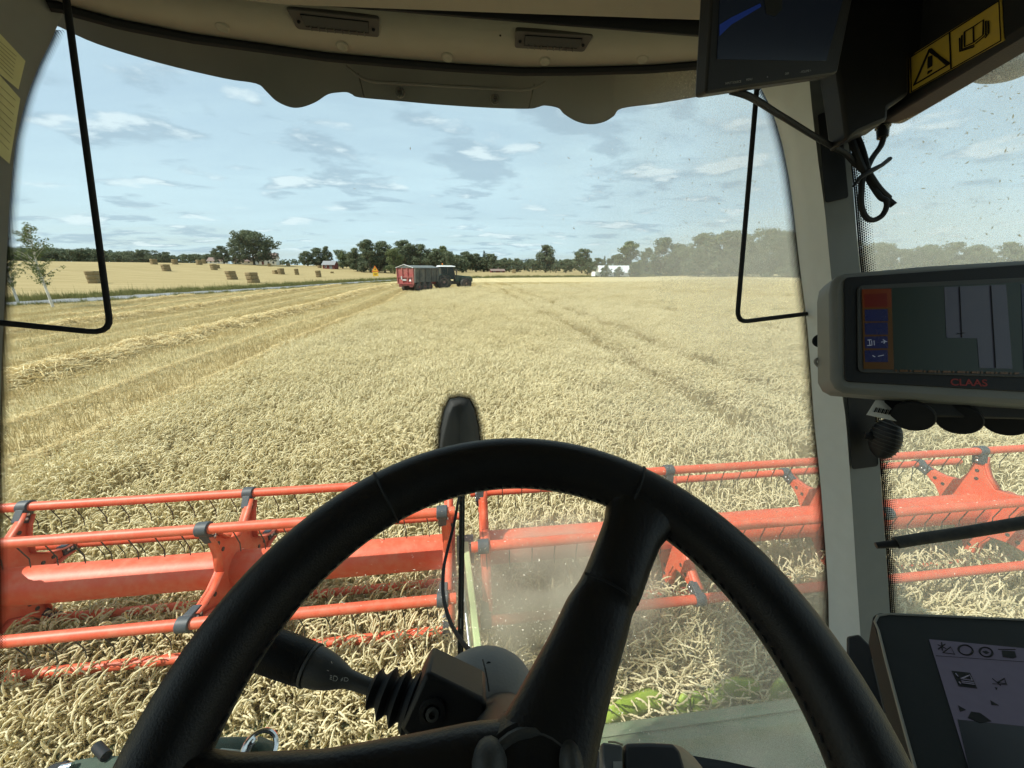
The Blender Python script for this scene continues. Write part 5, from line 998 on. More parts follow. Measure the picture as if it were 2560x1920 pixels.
# ================================================================== steering wheel, stalk, terminals and the loose things in the cab
WC = CAM + np.array([.0252, .1257, -.2629]); WT = .6275
WU = np.array([1.0, 0, 0]); WV = np.array([0, math.cos(WT), math.sin(WT)]); WNm = np.cross(WU, WV)      # WNm points up to the driver
def wp(u, v, h=0.0): return WC + WU * u + WV * v + WNm * h
sw = thing('steering_wheel', 'black leather steering wheel with thick stitched rim and slanted spokes', 'steering wheel', WC)
def build_wheel():
    R, r = .19, .0203; n = 120
    mb = MB().tube([wp(R * math.cos(a), R * math.sin(a)) for a in np.linspace(0, 2 * math.pi, n, endpoint=False)], r, 20, closed=True); rim = mb.build('rim', M_LEATHER, sw)
    for a in (2.06, 1.0, 3.3, 5.6):                                            # grooves where the leather panels meet
        c = wp(R * math.cos(a), R * math.sin(a)); t = -WU * math.sin(a) + WV * math.cos(a); MB().ring(c, t, r + .0002, .0011, 24, 5).build('seam', M_SEAL, rim)
    st = MB()
    for k in range(150):                                                        # thread along the inner edge
        a = 2 * math.pi * k / 150; d = WU * math.cos(a) + WV * math.sin(a); q = wp(R * math.cos(a), R * math.sin(a)) - d * (r + .0003); t = -WU * math.sin(a) + WV * math.cos(a); st.tube([q - t * .002, q + t * .002 + WNm * .0012], .0007, 4)
    st.build('stitching', M_SEAL, rim)
    def spoke(path, nm='spoke'):                                                # (u, v, half width, half thickness, height)
        rows = []
        P2 = np.array(path); ts = np.linspace(0, len(path) - 1, 42); cs = [np.interp(ts, range(len(path)), P2[:, i]) for i in range(5)]
        for i in range(len(ts)):
            j0, j1 = max(i - 1, 0), min(i + 1, len(ts) - 1); t = norm(np.array([cs[0][j1] - cs[0][j0], cs[1][j1] - cs[1][j0]])); nn = np.array([-t[1], t[0]])
            row = []
            for a in np.linspace(0, 2 * math.pi, 19):
                ca, sa = math.cos(a), math.sin(a); ex = abs(ca) ** .7 * np.sign(ca); ey = abs(sa) ** .8 * np.sign(sa); row.append(tuple(wp(cs[0][i] + nn[0] * ex * cs[2][i], cs[1][i] + nn[1] * ex * cs[2][i], cs[4][i] + ey * cs[3][i])))
            rows.append(row)
        return MB().grid(rows).build(nm, M_LEATHER_S, sw)
    sp = spoke([(.112, .156, .046, .0150, 0), (.106, .148, .033, .0160, 0), (.100, .139, .0255, .0165, -.001), (.0915, .128, .0212, .0165, -.001), (.080, .112, .0202, .0165, -.002), (.069, .096, .0200, .0165, -.004), (.062, .088, .0195, .014, -.005), (.054, .078, .0215, .0155, -.006), (.040, .058, .0225, .016, -.008), (.020, .030, .026, .017, -.010), (.0, .0, .032, .019, -.012)])
    q0 = (.0655, .0925); MB().tube([wp(q0[0] - .0215 * .82 * s_, q0[1] + .0215 * .57 * s_, -.004 + .0165 * math.cos(1.25 * s_)) for s_ in np.linspace(-.88, .88, 9)], .0010, 6).build('seam', M_SEAL, sp)
    spoke([(-.182, .015, .026, .0165, 0), (-.15, .016, .018, .016, -.002), (-.11, .012, .019, .016, -.005), (-.07, .010, .022, .017, -.008), (-.03, .006, .028, .018, -.010), (.0, .0, .034, .019, -.012)])
    spoke([(.085, -.165, .030, .0165, 0), (.07, -.13, .021, .016, -.002), (.045, -.09, .021, .016, -.006), (.02, -.04, .025, .018, -.010), (.0, .0, .032, .019, -.012)])
    MB().lathe(wp(0, 0, -.035), WNm, [(0, .034), (.016, .037), (.030, .036), (.038, .032), (.041, .024), (.042, .0)], 36).build('hub', M_BLACK, sw); hb = MB().ring(wp(0, 0, .004), WNm, .027, .003, 36, 8).build('horn_ring', M_DARKGREY, sw)
    MB().ball(wp(-.021, .016, .003), (.010, .012, .012), 14, 10).build('hub_button', M_DARKGREY, sw); MB().ball(wp(.022, .012, .003), (.007, .011, .011), 14, 10).build('hub_button', M_DARKGREY, sw)
build_wheel()

# ---- steering column with multi function stalk
colm = thing('steering_column', 'black steering column carrying the indicator stalk below the wheel', 'steering column', wp(0, 0, -.45))
C6 = lambda x, y: (500 + x / 2.458, 1500 + y / 2.458)
def build_stalk():
    MB().cyl(wp(0, 0, -.50), wp(0, 0, -.034), .042, .036, n=24).build('column_tube', M_BLACK, colm)
    pl = Plane((*C6(1390, 440), .335), (*C6(1750, 600), .335), (*C6(1220, 800), .325)); ho = [C6(1390, 440), C6(1760, 620), C6(1760, 900), C6(1330, 905), C6(1222, 800)]
    hs = MB().prism([pl.at(*q) for q in ho], -pl.n * .05).build('switch_housing', M_BLACK, colm, bevel=.004)
    c = pl.at(*C6(1425, 690), .001); MB().lathe(c, pl.n, [(-.003, .0115), (.0015, .011), (.002, .007), (-.001, .0065)], 24).build('screw_boss', M_BLACK, hs); MB().lathe(pl.at(*C6(1430, 692), .0), pl.n, [(0, .006), (.0035, .0058), (.004, .003), (.001, .0028)], 12).build('screw', M_DARKGREY, hs)
    a, b = P(*C6(1335, 640), .352), P(*C6(300, 262), .372); L = np.linalg.norm(b - a); ax = (b - a) / L
    def at_(x): return a + ax * x
    px2m = .352 / F / 2.458
    bel = []
    for k, (x, R) in enumerate(((0, 150), (.0045, 176), (.009, 150), (.0105, 118), (.0125, 120), (.017, 162), (.0215, 120), (.023, 105), (.025, 108), (.0295, 150), (.034, 108), (.036, 92), (.0385, 95), (.042, 118), (.045, 80), (.047, 52))): bel.append((x, R * px2m * .92))
    MB().lathe(a, ax, bel, 28).build('rubber_bellows', M_SEAL, colm)
    prof = [(.044, 44), (.060, 46), (.070, 52), (.077, 70), (.086, 92), (.098, 108), (.106, 112)]; MB().lathe(a, ax, [(x, R * px2m) for x, R in prof], 28).build('stalk_neck', M_DARKGREY, colm)
    MB().lathe(a, ax, [(.1065, 110 * px2m), (.1068, 122 * px2m), (.1095, 122 * px2m), (.110, 112 * px2m)], 28).build('stalk_collar', M_DARKGREY, colm)
    g = MB(); g.lathe(a, ax, [(.1105, 115 * px2m), (.112, 120 * px2m), (.160, 126 * px2m), (.170, 126 * px2m), (.173, 118 * px2m), (.174, 0)], 28); gr = g.build('stalk_grip', M_BLACK, colm)
    ri = MB()
    for k in range(26): ri.ring(at_(.115 + k * .0017), ax, (120.5 + k * .22) * px2m, .0004, 40, 4)
    ri.build('grip_ribs', M_BLACK, gr)
    # white pictograms facing the driver: indicator arrows, wiper, lights
    M_PICTO = mat('pictogram_print', (.42, .42, .40), .6)
    def picto(lines, m=M_PICTO, d=.335): 
        for ln in lines: MB().tube([P(*C6(*q), d) for q in ln], .00028, 4).build('pictogram', m, gr)
    picto([[(372, 402), (388, 390), (388, 397), (404, 397), (404, 410), (388, 410), (388, 416), (372, 402)], [(446, 410), (430, 398), (430, 405), (414, 405), (414, 418), (430, 418), (430, 424), (446, 410)], [(495, 408), (483, 442)], [(548, 436), (570, 432), (592, 442), (580, 458), (560, 452), (548, 436)], [(570, 432), (574, 460)], [(650, 462), (652, 478), (668, 476), (650, 462)]], d=.3535)
    picto([[(822, 466), (840, 470), (846, 484), (836, 498), (818, 496), (822, 466)], [(812, 468), (800, 464)], [(811, 478), (799, 474)], [(809, 488), (797, 484)], [(890, 476), (906, 480), (912, 490), (902, 500), (886, 498), (890, 476)], [(880, 478), (866, 490)], [(878, 488), (866, 498)], [(806, 378), (812, 390)], [(780, 432), (792, 436)]], d=.348)
    # grey domed cap behind the stalk
    dm = MB().ball(P(*C6(1745, 600), .47), (.064, .055, .050), 26, 14).build('column_cap', mat('grey_rubber_cap', (.17, .17, .165), .75, var=(30, .1), bump=(300, .2)), colm)
    MB().tube([P(*C6(x, y), d) for x, y, d in ((1738, 366, .437), (1752, 420, .424), (1766, 490, .4195), (1776, 560, .421))], .0009, 5).build('cap_seam', M_SEAL, dm)
build_stalk()

# ---- wiper
wi = thing('windshield_wiper', 'black wiper with vertical blade hanging from a domed pivot cover', 'wiper', W(1150, 1030, .03))
def build_wiper():
    pts = [(-1, 1.0), (-.98, .35), (-.90, -.05), (-.72, -.45), (-.46, -.70), (0, -.74), (.46, -.70), (.72, -.45), (.90, -.05), (.98, .35), (1, 1.0)]
    cx, cy, hw, hh = 1149, 1075, 54, 112
    out = [W(cx + a * hw, cy + b * hh, .004) for a, b in pts]; mid = [W(cx + a * hw * .55, cy + b * hh * .72 + 10, -.028) for a, b in pts]; core = [W(cx, cy + b * hh * .5 + 22, -.036) for a, b in pts]
    cv = MB().grid([[tuple(p) for p in out], [tuple(p) for p in mid], [tuple(p) for p in core]]).build('pivot_cover', M_DARKGREY, wi)
    big = [W(cx + a * (hw + 15), cy + b * (hh + 14) - 3, -.003) for a, b in pts]; base = [W(cx + a * (hw - 2), cy + b * (hh - 2), -.003) for a, b in pts]; f = frit(base, big, 6, .0045); f.parent = wi; f.location = -Vector(wi.location); f.name = 'dot_band'
    a, b = W(1156, 1180, .02), W(1151, 1664, .02); d = norm(b - a); n_ = np.array([1.0, 0, 0])
    MB().prism([a - n_ * .0088, a + n_ * .0088, b + n_ * .0088, b - n_ * .0088], (0, .012, 0)).build('blade_rail', M_BLACK, wi, bevel=.002); MB().prism([a + n_ * .0005 + (0, -.003, 0), a + n_ * .003 + (0, -.003, 0), b + n_ * .003 + (0, -.003, 0), b + n_ * .0005 + (0, -.003, 0)], (0, .003, 0)).build('blade_groove', M_DARKGREY, wi); MB().prism([W(1150, 1548, .014), W(1153, 1548, .014), W(1153, 1572, .014), W(1150, 1572, .014)], (0, .003, 0)).build('blade_clip', M_STEEL, wi)
    c = [(1150, 1230), (1144, 1262), (1135, 1310), (1120, 1370), (1110, 1415), (1107, 1460), (1110, 1500), (1122, 1545), (1142, 1585), (1170, 1622), (1205, 1652), (1222, 1662)]
    ds = np.linspace(.98, .46, len(c)); MB().tube(smooth_path([P(x, y, d_) for (x, y), d_ in zip(c, ds)]), .0034, 8).build('cable', M_SEAL, wi)
build_wiper()

# ---- bent rods for the sun blind
def bent(pts, r, nm, label, brackets=()):
    o = thing(nm, label, 'rod', pts[0]); MB().tube(pts, r, 10).build('rod', M_SEAL, o)
    for b in brackets: b(o)
    return o
def corner(a, b, c, r=.03, n=6):
    a, b, c = map(np.array, (a, b, c)); p0 = b + norm(a - b) * r; p2 = b + norm(c - b) * r; return [a] + [(1 - t) ** 2 * p0 + 2 * t * (1 - t) * b + t * t * p2 for t in np.linspace(0, 1, n)] + [c]
bent(corner(P(162, -30, .64), P(278, 834, .72), P(-40, 803, .63)), .0050, 'blind_rod', 'black bent rod hanging at the pillar with the yellow labels')
rb = Plane((2034, 775, .955), (2044, 775, .955), (2034, 820, .955))
bent(corner(P(1894, 200, .80), P(1842, 806, .88), P(2036, 782, .93)), .0051, 'blind_rod', 'black bent rod bracketed to the pillar beside the large terminal',
     [lambda o: MB().prism([rb.at(*q) for q in rounded([(2028, 774), (2042, 774), (2042, 816), (2028, 816)], 6)], -rb.n * .004).build('bracket', M_DARKGREY, o, bevel=.001), lambda o: MB().ball(rb.at(2035, 802), .006, 10, 8).build('bracket_bolt', M_SEAL, o)])

# ---- overhead camera monitor, its cable and plug
def screen_mat(name, col, e, rough=.25): return mat(name, tuple(c * .2 for c in col), rough, var=(60, .1), emit=(col, e * .22))
M_SCR_OFF = mat('dark_screen', (.006, .007, .010), .3, var=(20, .2), spec=.15); M_SCR_BLUE = screen_mat('screen_blue', (.03, .08, .45), .35); M_SCR_DUSK = screen_mat('screen_dusk', (.035, .05, .085), .16)
mo = thing('camera_monitor', 'black flat camera monitor hanging under the roof beside the side header', 'monitor', P(1950, -60, .54))
def build_monitor():
    pl = Plane((1766, 232, .52), (2094, 184, .565), (1782, -60, .475)); body = rounded([(1764, 234), (2094, 185), (2150, -90), (1786, -110)], 12)
    b = MB().prism([pl.at(*q) for q in body], -pl.n * .022).build('casing', M_BLACK, mo, bevel=.003); sc = MB().prism([pl.at(*q, .0012) for q in (C3(240, 380), C3(940, 392), C3(1080, -120), C3(262, -120))], -pl.n * .001).build('screen', M_SCR_DUSK, mo)
    MB().prism([pl.at(*q, .002) for q in (C3(256, 158), C3(330, 112), C3(515, 22), C3(524, 42), C3(330, 158), C3(256, 230))], -pl.n * .0006).build('screen_sky', M_SCR_BLUE, sc); MB().prism([pl.at(*q, .002) for q in (C3(535, -60), C3(660, -60), C3(655, 60), C3(610, 105), C3(555, 85))], -pl.n * .0006).build('screen_dark_patch', M_SEAL, sc)
    M_GREYTXT = mat('grey_print', (.25, .26, .26), .6)
    for s_, x, y in (('INPUT SOURCE', 290, 545), ('MENU', 425, 520), ('o', 558, 500), ('DIM', 675, 482), ('- VOLUME +', 770, 470)): text_mesh(s_, .0038, M_GREYTXT, pl.matrix(*C3(x, y), .0008), b)
    MB().tube([P(1930, -60, .54), P(1930, -330, .54)], .015, 12).build('mount', M_BLACK, mo)
    cb = [C3(330, 585), C3(420, 610), C3(500, 650), C3(600, 715), C3(700, 775), C3(850, 868), C3(950, 925), C3(1060, 985), C3(1120, 1045), C3(1180, 1100)]
    MB().tube(smooth_path([P(x, y, d) for (x, y), d in zip(cb, (.55, .56, .59, .63, .66, .70, .73, .75, .76, .76))]), .0048, 8).build('cable', M_SEAL, mo)
build_monitor()
cbn = thing('power_cable_bundle', 'looped black power cable held by a cable tie below the plug', 'cable', P(*C3(1200, 1100), .76))
def build_bundle():
    D = .76
    for pts, r in (([(1060, 690), (1040, 700), (1045, 760), (1085, 850), (1120, 950), (1160, 1050), (1195, 1120), (1260, 1200), (1330, 1280), (1375, 1320)], .0062), ([(1075, 680), (1095, 740), (1120, 830), (1165, 940), (1195, 1040), (1215, 1110), (1280, 1210), (1345, 1275)], .0052), ([(1310, 880), (1290, 940), (1240, 1010), (1205, 1080), (1175, 1150), (1165, 1250), (1170, 1340), (1200, 1400), (1245, 1415), (1300, 1385), (1328, 1330), (1325, 1290), (1290, 1270), (1240, 1200), (1200, 1130)], .0050)):
        MB().tube(smooth_path([P(*C3(*q), D + .006 * math.sin(i)) for i, q in enumerate(pts)]), r, 8).build('cable_loop', M_SEAL, cbn)
    MB().cyl(P(*C3(1308, 700), D), P(*C3(1305, 820), D), .0125, n=12).build('plug', M_BLACK, cbn); MB().cyl(P(*C3(1305, 815), D), P(*C3(1303, 885), D), .0105, .009, n=10).build('plug_grip', M_BLACK, cbn)
    MB().tube([P(*C3(1112, 1200), D - .01), P(*C3(1160, 1140), D - .012), P(*C3(1235, 1095), D - .01), P(*C3(1300, 1060), D - .005), P(*C3(1350, 1020), D)], [.002, .004, .005, .004, .0042], 6).build('cable_tie', M_SEAL, cbn)
build_bundle()
# black drop of the side header that carries the plug
hp = Plane((2050, 330, .70), (2230, 240, .68), (2140, 100, .68)); MB().prism([hp.at(*C3(*q)) for q in ((1020, -100), (1010, 430), (1045, 660), (1075, 900), (1150, 850), (1260, 800), (1340, 770), (1345, 690), (1480, 600), (1480, 360), (1720, 200), (1720, -100))], -hp.n * .05).build('header_end_box', M_BLACK, cab, bevel=.006)
# dark inset grilles on the pillar
def on_pillar(px, py, o=.004):
    i = np.argmin([abs(y - py) for y in np.linspace(130, 1900, 40)]); a, b, c = EDGE_R[i]; n_ = norm(np.cross(b - c, [0, 0, 1.0])); n_ = n_ if np.dot(n_, CAM - c) > 0 else -n_; r = ray(px, py); return CAM + r * (np.dot(c + n_ * o - CAM, n_) / np.dot(r, n_))
for ol, lab in (([C3(885, 735), C3(1030, 690), C3(1085, 1270), C3(935, 1305)], None), ([(2118, 985), (2186, 985), (2196, 1166), (2130, 1174)], None)):
    n_ = norm(np.array([-.7, -.7, 0])); ii = MB().prism([on_pillar(*q, .006) for q in rounded(ol, 8)], -n_ * .004).build('pillar_grille', M_SEAL, PILR, bevel=.001)

# ---- large touchscreen terminal
te = thing('field_terminal', 'large grey framed touchscreen terminal showing a field map on the pillar', 'terminal', P(2330, 1000, .66))
def build_terminal():
    pl = Plane((2078, 830, .66), (2560, 830, .59), (2090, 960, .648)); S = lambda x, y: (1960 + x / 2.765, 500 + y / 2.765)
    shell = [S(326, 640), S(340, 560), S(375, 520), S(430, 498), S(1000, 445), S(1659, 405), S(2300, 372), S(2300, 1460), S(1659, 1420), S(1000, 1378), S(430, 1332), S(370, 1300), S(335, 1235)]
    MB().prism([pl.at(*q) for q in shell], -pl.n * .06).build('casing', mat('grey_terminal_casing', (.15, .16, .155), .55, var=(30, .08), bump=(700, .15)), te, bevel=.009)
    bz = rounded([S(418, 535), S(1659, 445), S(2260, 410), S(2260, 1360), S(1659, 1325), S(424, 1255)], 14); fr = MB().prism([pl.at(*q, .003) for q in bz], -pl.n * .004).build('bezel', M_BLACK, te, bevel=.001)
    rim = rounded([S(508, 590), S(1659, 535), S(2150, 512), S(2150, 1240), S(1659, 1225), S(515, 1190)], 16); MB().prism([pl.at(*q, .0055) for q in rim], -pl.n * .003).build('screen_rim', M_DARKGREY, te, bevel=.001)
    M_STATUS = screen_mat('status_brown', (.16, .08, .02), .35)
    def rect(pts, nm, m, par, o): return MB().prism([pl.at(*S(*q), o) for q in pts], -pl.n * .0006).build(nm, m, par)
    sc = rect([(540, 618), (1659, 566), (2120, 546), (2120, 1212), (1659, 1200), (552, 1168)], 'screen', screen_mat('map_dark_green', (.010, .030, .016), .35, .3), te, .0062)
    rect([(540, 618), (742, 612), (760, 1172), (552, 1166)], 'menu_column', screen_mat('menu_ochre', (.20, .09, .012), .22), sc, .0068); rect([(540, 618), (742, 612), (745, 742), (545, 745)], 'menu_tile', screen_mat('menu_orange', (.26, .055, .012), .32), sc, .0072); rect([(556, 650), (712, 645), (714, 735), (560, 738)], 'menu_tile', screen_mat('menu_red', (.22, .02, .01), .28), sc, .0076)
    for y in (758, 850, 945, 1040): rect([(558, y), (716, y - 4), (720, y + 80), (562, y + 80)], 'menu_tile', screen_mat('menu_blue', (.025, .035, .16), .3), sc, .0072)
    mp_ = screen_mat('map_lilac', (.10, .11, .15), .38); rect([(1108, 602), (1534, 585), (1580, 1166), (1352, 1160), (1336, 956), (1124, 952)], 'map_area', mp_, sc, .0068); rect([(1640, 580), (1900, 570), (1920, 1180), (1660, 1172)], 'map_area', screen_mat('map_dusk_blue', (.02, .03, .08), .3), sc, .0068)
    for ln in (((1212, 600), (1228, 950)), ((1428, 592), (1462, 1160)), ((1196, 925), (1248, 918))): MB().tube([pl.at(*S(*q), .0076) for q in ln], .0008, 4).build('map_line', M_SEAL, sc)
    for k in range(26): x = 770 + k * 33; rect([(x, 1172 - (760 - x) * .022), (x + 12 + 9 * ((k * 5) % 3), 1172 - (760 - x) * .022), (x + 12 + 9 * ((k * 5) % 3), 1186 - (760 - x) * .022), (x, 1186 - (760 - x) * .022)], 'status_mark', M_STATUS, sc, .0070)
    M_SW = mat('screen_white', (.2, .2, .2), .5, emit=((.25, .3, .4), .2))
    for ln in (((578, 968), (604, 966)), ((590, 968), (594, 1004)), ((606, 972), (608, 1004)), ((622, 972), (625, 1004)), ((576, 1006), (604, 1004)), ((684, 965), (700, 975), (690, 992)), ((672, 982), (712, 978)), ((612, 1075), (630, 1085)), ((650, 1080), (690, 1072))): MB().tube([pl.at(*S(*q), .0080) for q in ln], .0006, 4).build('tile_mark', M_SW, sc)
    M_CLRED = mat('red_lettering', (.26, .02, .016), .6); text_mesh('CLAAS', .0150, M_CLRED, pl.matrix(*S(1150, 1280), .0034), fr, bold=.0002)
    # under the casing: bar, three dark round suction feet, paper label
    bar = Plane((2230, 1020, .66), (2560, 1030, .61), (2230, 1050, .66)); MB().prism([bar.at(*q) for q in ((2205, 1000), (2600, 1010), (2600, 1050), (2320, 1042), (2210, 1030))], -bar.n * .02).build('mount_bar', M_BLACK, te, bevel=.003)
    for x, y in ((2282, 1039), (2398, 1047), (2517, 1050)): MB().lathe(P(x, y, .64), (ray(x, y) * -1 + np.array([0, 0, -.75])), [(-.016, .005), (-.015, .015), (-.003, .0265), (.003, .0275), (.005, .0258), (.002, .0)], 28).build('suction_foot', M_SEAL, te)
    rl = Plane((2172, 1040, .66), (2245, 1055, .655), (2185, 1000, .665)); la = MB().prism([rl.at(*q) for q in ((2167, 1037), (2190, 1000), (2330, 1012), (2322, 1070))], -rl.n * .001).build('paper_label', mat('white_paper_label', (.55, .56, .54), .7), te)
    for k in range(22): MB().tube([rl.at(2186 + k * 3.0 + (k % 3), 1030 + k * .55, .0008), rl.at(2191 + k * 3.0 + (k % 3), 1019 + k * .55, .0008)], .0004 + .0004 * (k % 3 == 0), 4).build('barcode_bar', M_INK, la)
    ph = Plane((2050, 780, .72), (2078, 775, .71), (2050, 930, .72)); hb = MB().prism([ph.at(*q) for q in rounded([(2056, 774), (2082, 774), (2082, 932), (2048, 930), (2044, 870)], 5)], -ph.n * .03).build('device_holder', M_BLACK, te, bevel=.003); MB().lathe(ph.at(2051, 852, .001), ph.n, [(-.002, .012), (.001, .0125), (.0012, .010), (-.001, .0095)], 20).build('holder_ring', M_SEAL, hb)
    MB().tube(smooth_path([P(x, y, .705) for x, y in ((2080, 920), (2060, 922), (2044, 914), (2038, 904), (2044, 897), (2060, 898), (2080, 892))]), .0026, 7).build('grey_wire', mat('grey_wire', (.22, .22, .21), .6), te)
build_terminal()

# ---- machine display at the armrest
dp = thing('machine_display', 'dark grey machine display with pale icon screen beside the steering wheel', 'display', P(2400, 1990, .45))
def build_display():
    pl = Plane((2181, 1546, .62), (2560, 1556, .605), (2288, 1920, .42)); S = lambda x, y: (2000 + x / 3.53, 1450 + y / 3.53)
    sh = rounded([S(636, 330), S(690, 292), S(1977, 350), S(2700, 395), S(2900, 2100), S(1130, 2100)], 8)
    MB().prism([pl.at(*q) for q in sh], -pl.n * .045).build('casing', mat('charcoal_casing', (.012, .014, .014), .7, var=(20, .1), bump=(700, .15), spec=.12), dp, bevel=.006)
    edge = [pl.at(*S(*q), .001) for q in ((1130, 2050), (1010, 1640), (870, 1130), (760, 720), (690, 440), (660, 370), (690, 315), (780, 300), (1400, 325), (1977, 352))]; MB().tube(edge, .0018, 6).build('casing_edge', mat('worn_edge', (.16, .15, .12), .6), dp)
    sc = MB().prism([pl.at(*S(*q), .0012) for q in ((1140, 522), (1977, 602), (2700, 650), (2900, 2000), (1600, 2000), (1480, 1620))], -pl.n * .001).build('screen', mat('display_pale', (.045, .045, .06), .8, var=(60, .1), spec=.03, emit=((.30, .29, .40), .06)), dp)
    MB().prism([pl.at(*S(*q), .0018) for q in ((1390, 1230), (1977, 1290), (2700, 1330), (2900, 2000), (1600, 2000), (1480, 1620))], -pl.n * .0006).build('screen_dark_area', M_SCR_OFF, sc)
    def ln(pts, r=.0007, nm='icon', o=.0022): MB().tube([pl.at(*S(*q), o) for q in pts], r, 4).build(nm, M_INK, sc)
    def fill(pts, o=.0022): MB().prism([pl.at(*S(*q), o) for q in pts], -pl.n * .0005).build('icon', M_INK, sc)
    circ = lambda x, y, rx, ry, n=18: [(x + rx * math.cos(t) + .25 * ry * math.sin(t), y + ry * math.sin(t)) for t in np.linspace(0, 2 * math.pi, n + 1)]
    ln(circ(1462, 618, 62, 44), .0011); ln(circ(1642, 636, 56, 42), .0011); fill([(1610, 630), (1640, 622), (1672, 640), (1644, 652)])
    ln([(1215, 570), (1290, 605)]); ln([(1250, 550), (1256, 620)]); ln([(1280, 565), (1220, 610)]); ln([(1262, 640), (1330, 590), (1365, 655), (1262, 640)]); fill([(1780, 620), (1895, 628), (1912, 680), (1880, 690), (1790, 678)]); ln([(1750, 612), (1900, 612)]); ln([(1200, 668), (1977, 722)], .0004)
    fill([(1338, 800), (1502, 818), (1564, 955), (1400, 936)]); M_LIT = M_SCR_LIT = screen_mat('icon_light', (.16, .15, .22), .5)
    for q in ([(1420, 870), (1500, 838), (1520, 885), (1420, 870)], [(1425, 890), (1535, 905)], [(1430, 905), (1540, 920)], [(1375, 825), (1395, 850)], [(1405, 900), (1420, 918)]): MB().tube([pl.at(*S(*p_), .0030) for p_ in q], .0008, 4).build('icon', M_LIT, sc)
    ln([(1700, 870), (1770, 930)]); ln([(1745, 905), (1805, 868), (1820, 915), (1745, 905)]); ln([(1700, 915), (1830, 925)], .0005); fill([(1720, 945), (1745, 950), (1735, 970)]); fill([(1395, 1105), (1465, 1145), (1412, 1160)]); fill([(1680, 1060), (1755, 1105), (1690, 1100)]); fill([(1510, 1160), (1590, 1172), (1690, 1245), (1590, 1260), (1480, 1215)])
    # holder block between pillar and display
    bp = Plane((2118, 1590, .70), (2190, 1640, .66), (2140, 1760, .62)); MB().prism([bp.at(*S(*q)) for q in ((408, 490), (520, 470), (690, 640), (640, 700), (760, 1180), (900, 1500), (640, 1250), (410, 680))], -bp.n * .05).build('holder_block', M_BLACK, dp, bevel=.004)
    MB().tube([bp.at(*S(*q), .002) for q in ((688, 650), (640, 705), (700, 960), (750, 1170))], .0012, 5).build('holder_edge', M_DARKGREY, dp)
build_display()

# ---- beside the pillar: ribbed lamp and grab rail
om = thing('work_lamp', 'black lamp housing with ribbed back beside the pillar under the terminal', 'lamp', P(2200, 1100, .84))
def build_lamp():
    c = P(2213, 1097, .84); MB().ball(c, (.0215, .030, .046), 24, 16).build('housing', M_BLACK, om)
    for k in range(9):
        zk = .034 - k * .0085; q = math.sqrt(max(.05, 1 - (zk / .046) ** 2)) * 1.03; MB().tube([c + np.array([.0215 * q * math.cos(t), .030 * q * math.sin(t), zk - .006 * math.cos(t)]) for t in np.linspace(0, 2 * math.pi, 24, endpoint=False)], .0011, 5, closed=True).build('cooling_rib', M_DARKGREY, om)
    MB().tube([c, c + np.array([-.03, .02, .0])], .008, 10).build('lamp_stem', M_BLACK, om)
build_lamp()
mi = thing('grab_rail', 'thick dusty black grab rail crossing the side window above the display', 'rail', P(2225, 1360, .74))
MB().tube([P(2240, 1357, .74), P(2300, 1347, .73), P(2420, 1330, .70), P(2640, 1293, .66)], .0105, 14).build('bar', mat('dusty_black_bar', (.02, .021, .021), .7, dirt=((.12, .11, .09), 60, .4)), mi); MB().tube([P(2190, 1364, .75), P(2250, 1358, .738)], [.006, .0078], 10).build('joint', M_BLACK, mi)

# ---- on the cab floor
M_OLIVE = mat('green_canvas', (.045, .07, .05), .85, var=(30, .2), bump=(500, .4)); M_TAN = mat('dusty_tan_leather', (.26, .205, .13), .85, var=(14, .2), bump=(90, .3)); M_CREAM = mat('cream_canvas', (.42, .42, .35), .8, var=(20, .1)); M_SOLE = mat('dark_sole', (.03, .028, .025), .8)
bg_ = thing('tool_bag', 'dark green canvas bag with cream flap and chrome clasp on the cab floor', 'bag', on_z(500, 1930, ZF))
def build_bag():
    D = 1.0; pl = Plane((440, 1860, D), (660, 1858, D * .98), (440, 1960, D * .95)); S = lambda x, y: (60 + x / 3.16, 1766 + y / 3.16)
    MB().prism([pl.at(*q) for q in (S(1300, 255), S(1760, 248), S(1880, 300), S(1900, 600), S(1200, 600))], -pl.n * .07).build('canvas_body', M_OLIVE, bg_, bevel=.01); fl = MB().prism([pl.at(*S(*q), .004) for q in ((1420, 380), (1560, 330), (1725, 345), (1690, 450), (1560, 560), (1400, 560))], -pl.n * .004).build('cream_flap', M_CREAM, bg_, bevel=.002)
    MB().prism([pl.at(*S(*q), .0065) for q in ((1490, 430), (1570, 368), (1560, 560), (1460, 560))], -pl.n * .003).build('green_patch', M_OLIVE, fl)
    MB().tube([pl.at(*S(1690, 470), .02), pl.at(*S(1790, 285), .02)], .0125, 14).build('chrome_clasp', M_CHROME, bg_); MB().ring(pl.at(*S(1862, 340), .015), pl.n + np.array([.6, 0, 0]), .036, .006, 28, 8).build('chrome_ring', M_CHROME, bg_); MB().ball(pl.at(*S(1795, 275), .02), .014, 12, 8).build('clasp_knob', M_CHROME, bg_)
build_bag()
cs = thing('cool_box', 'dark green strap topped case with black handle at the foot of the windshield', 'case', on_z(230, 1930, ZF))
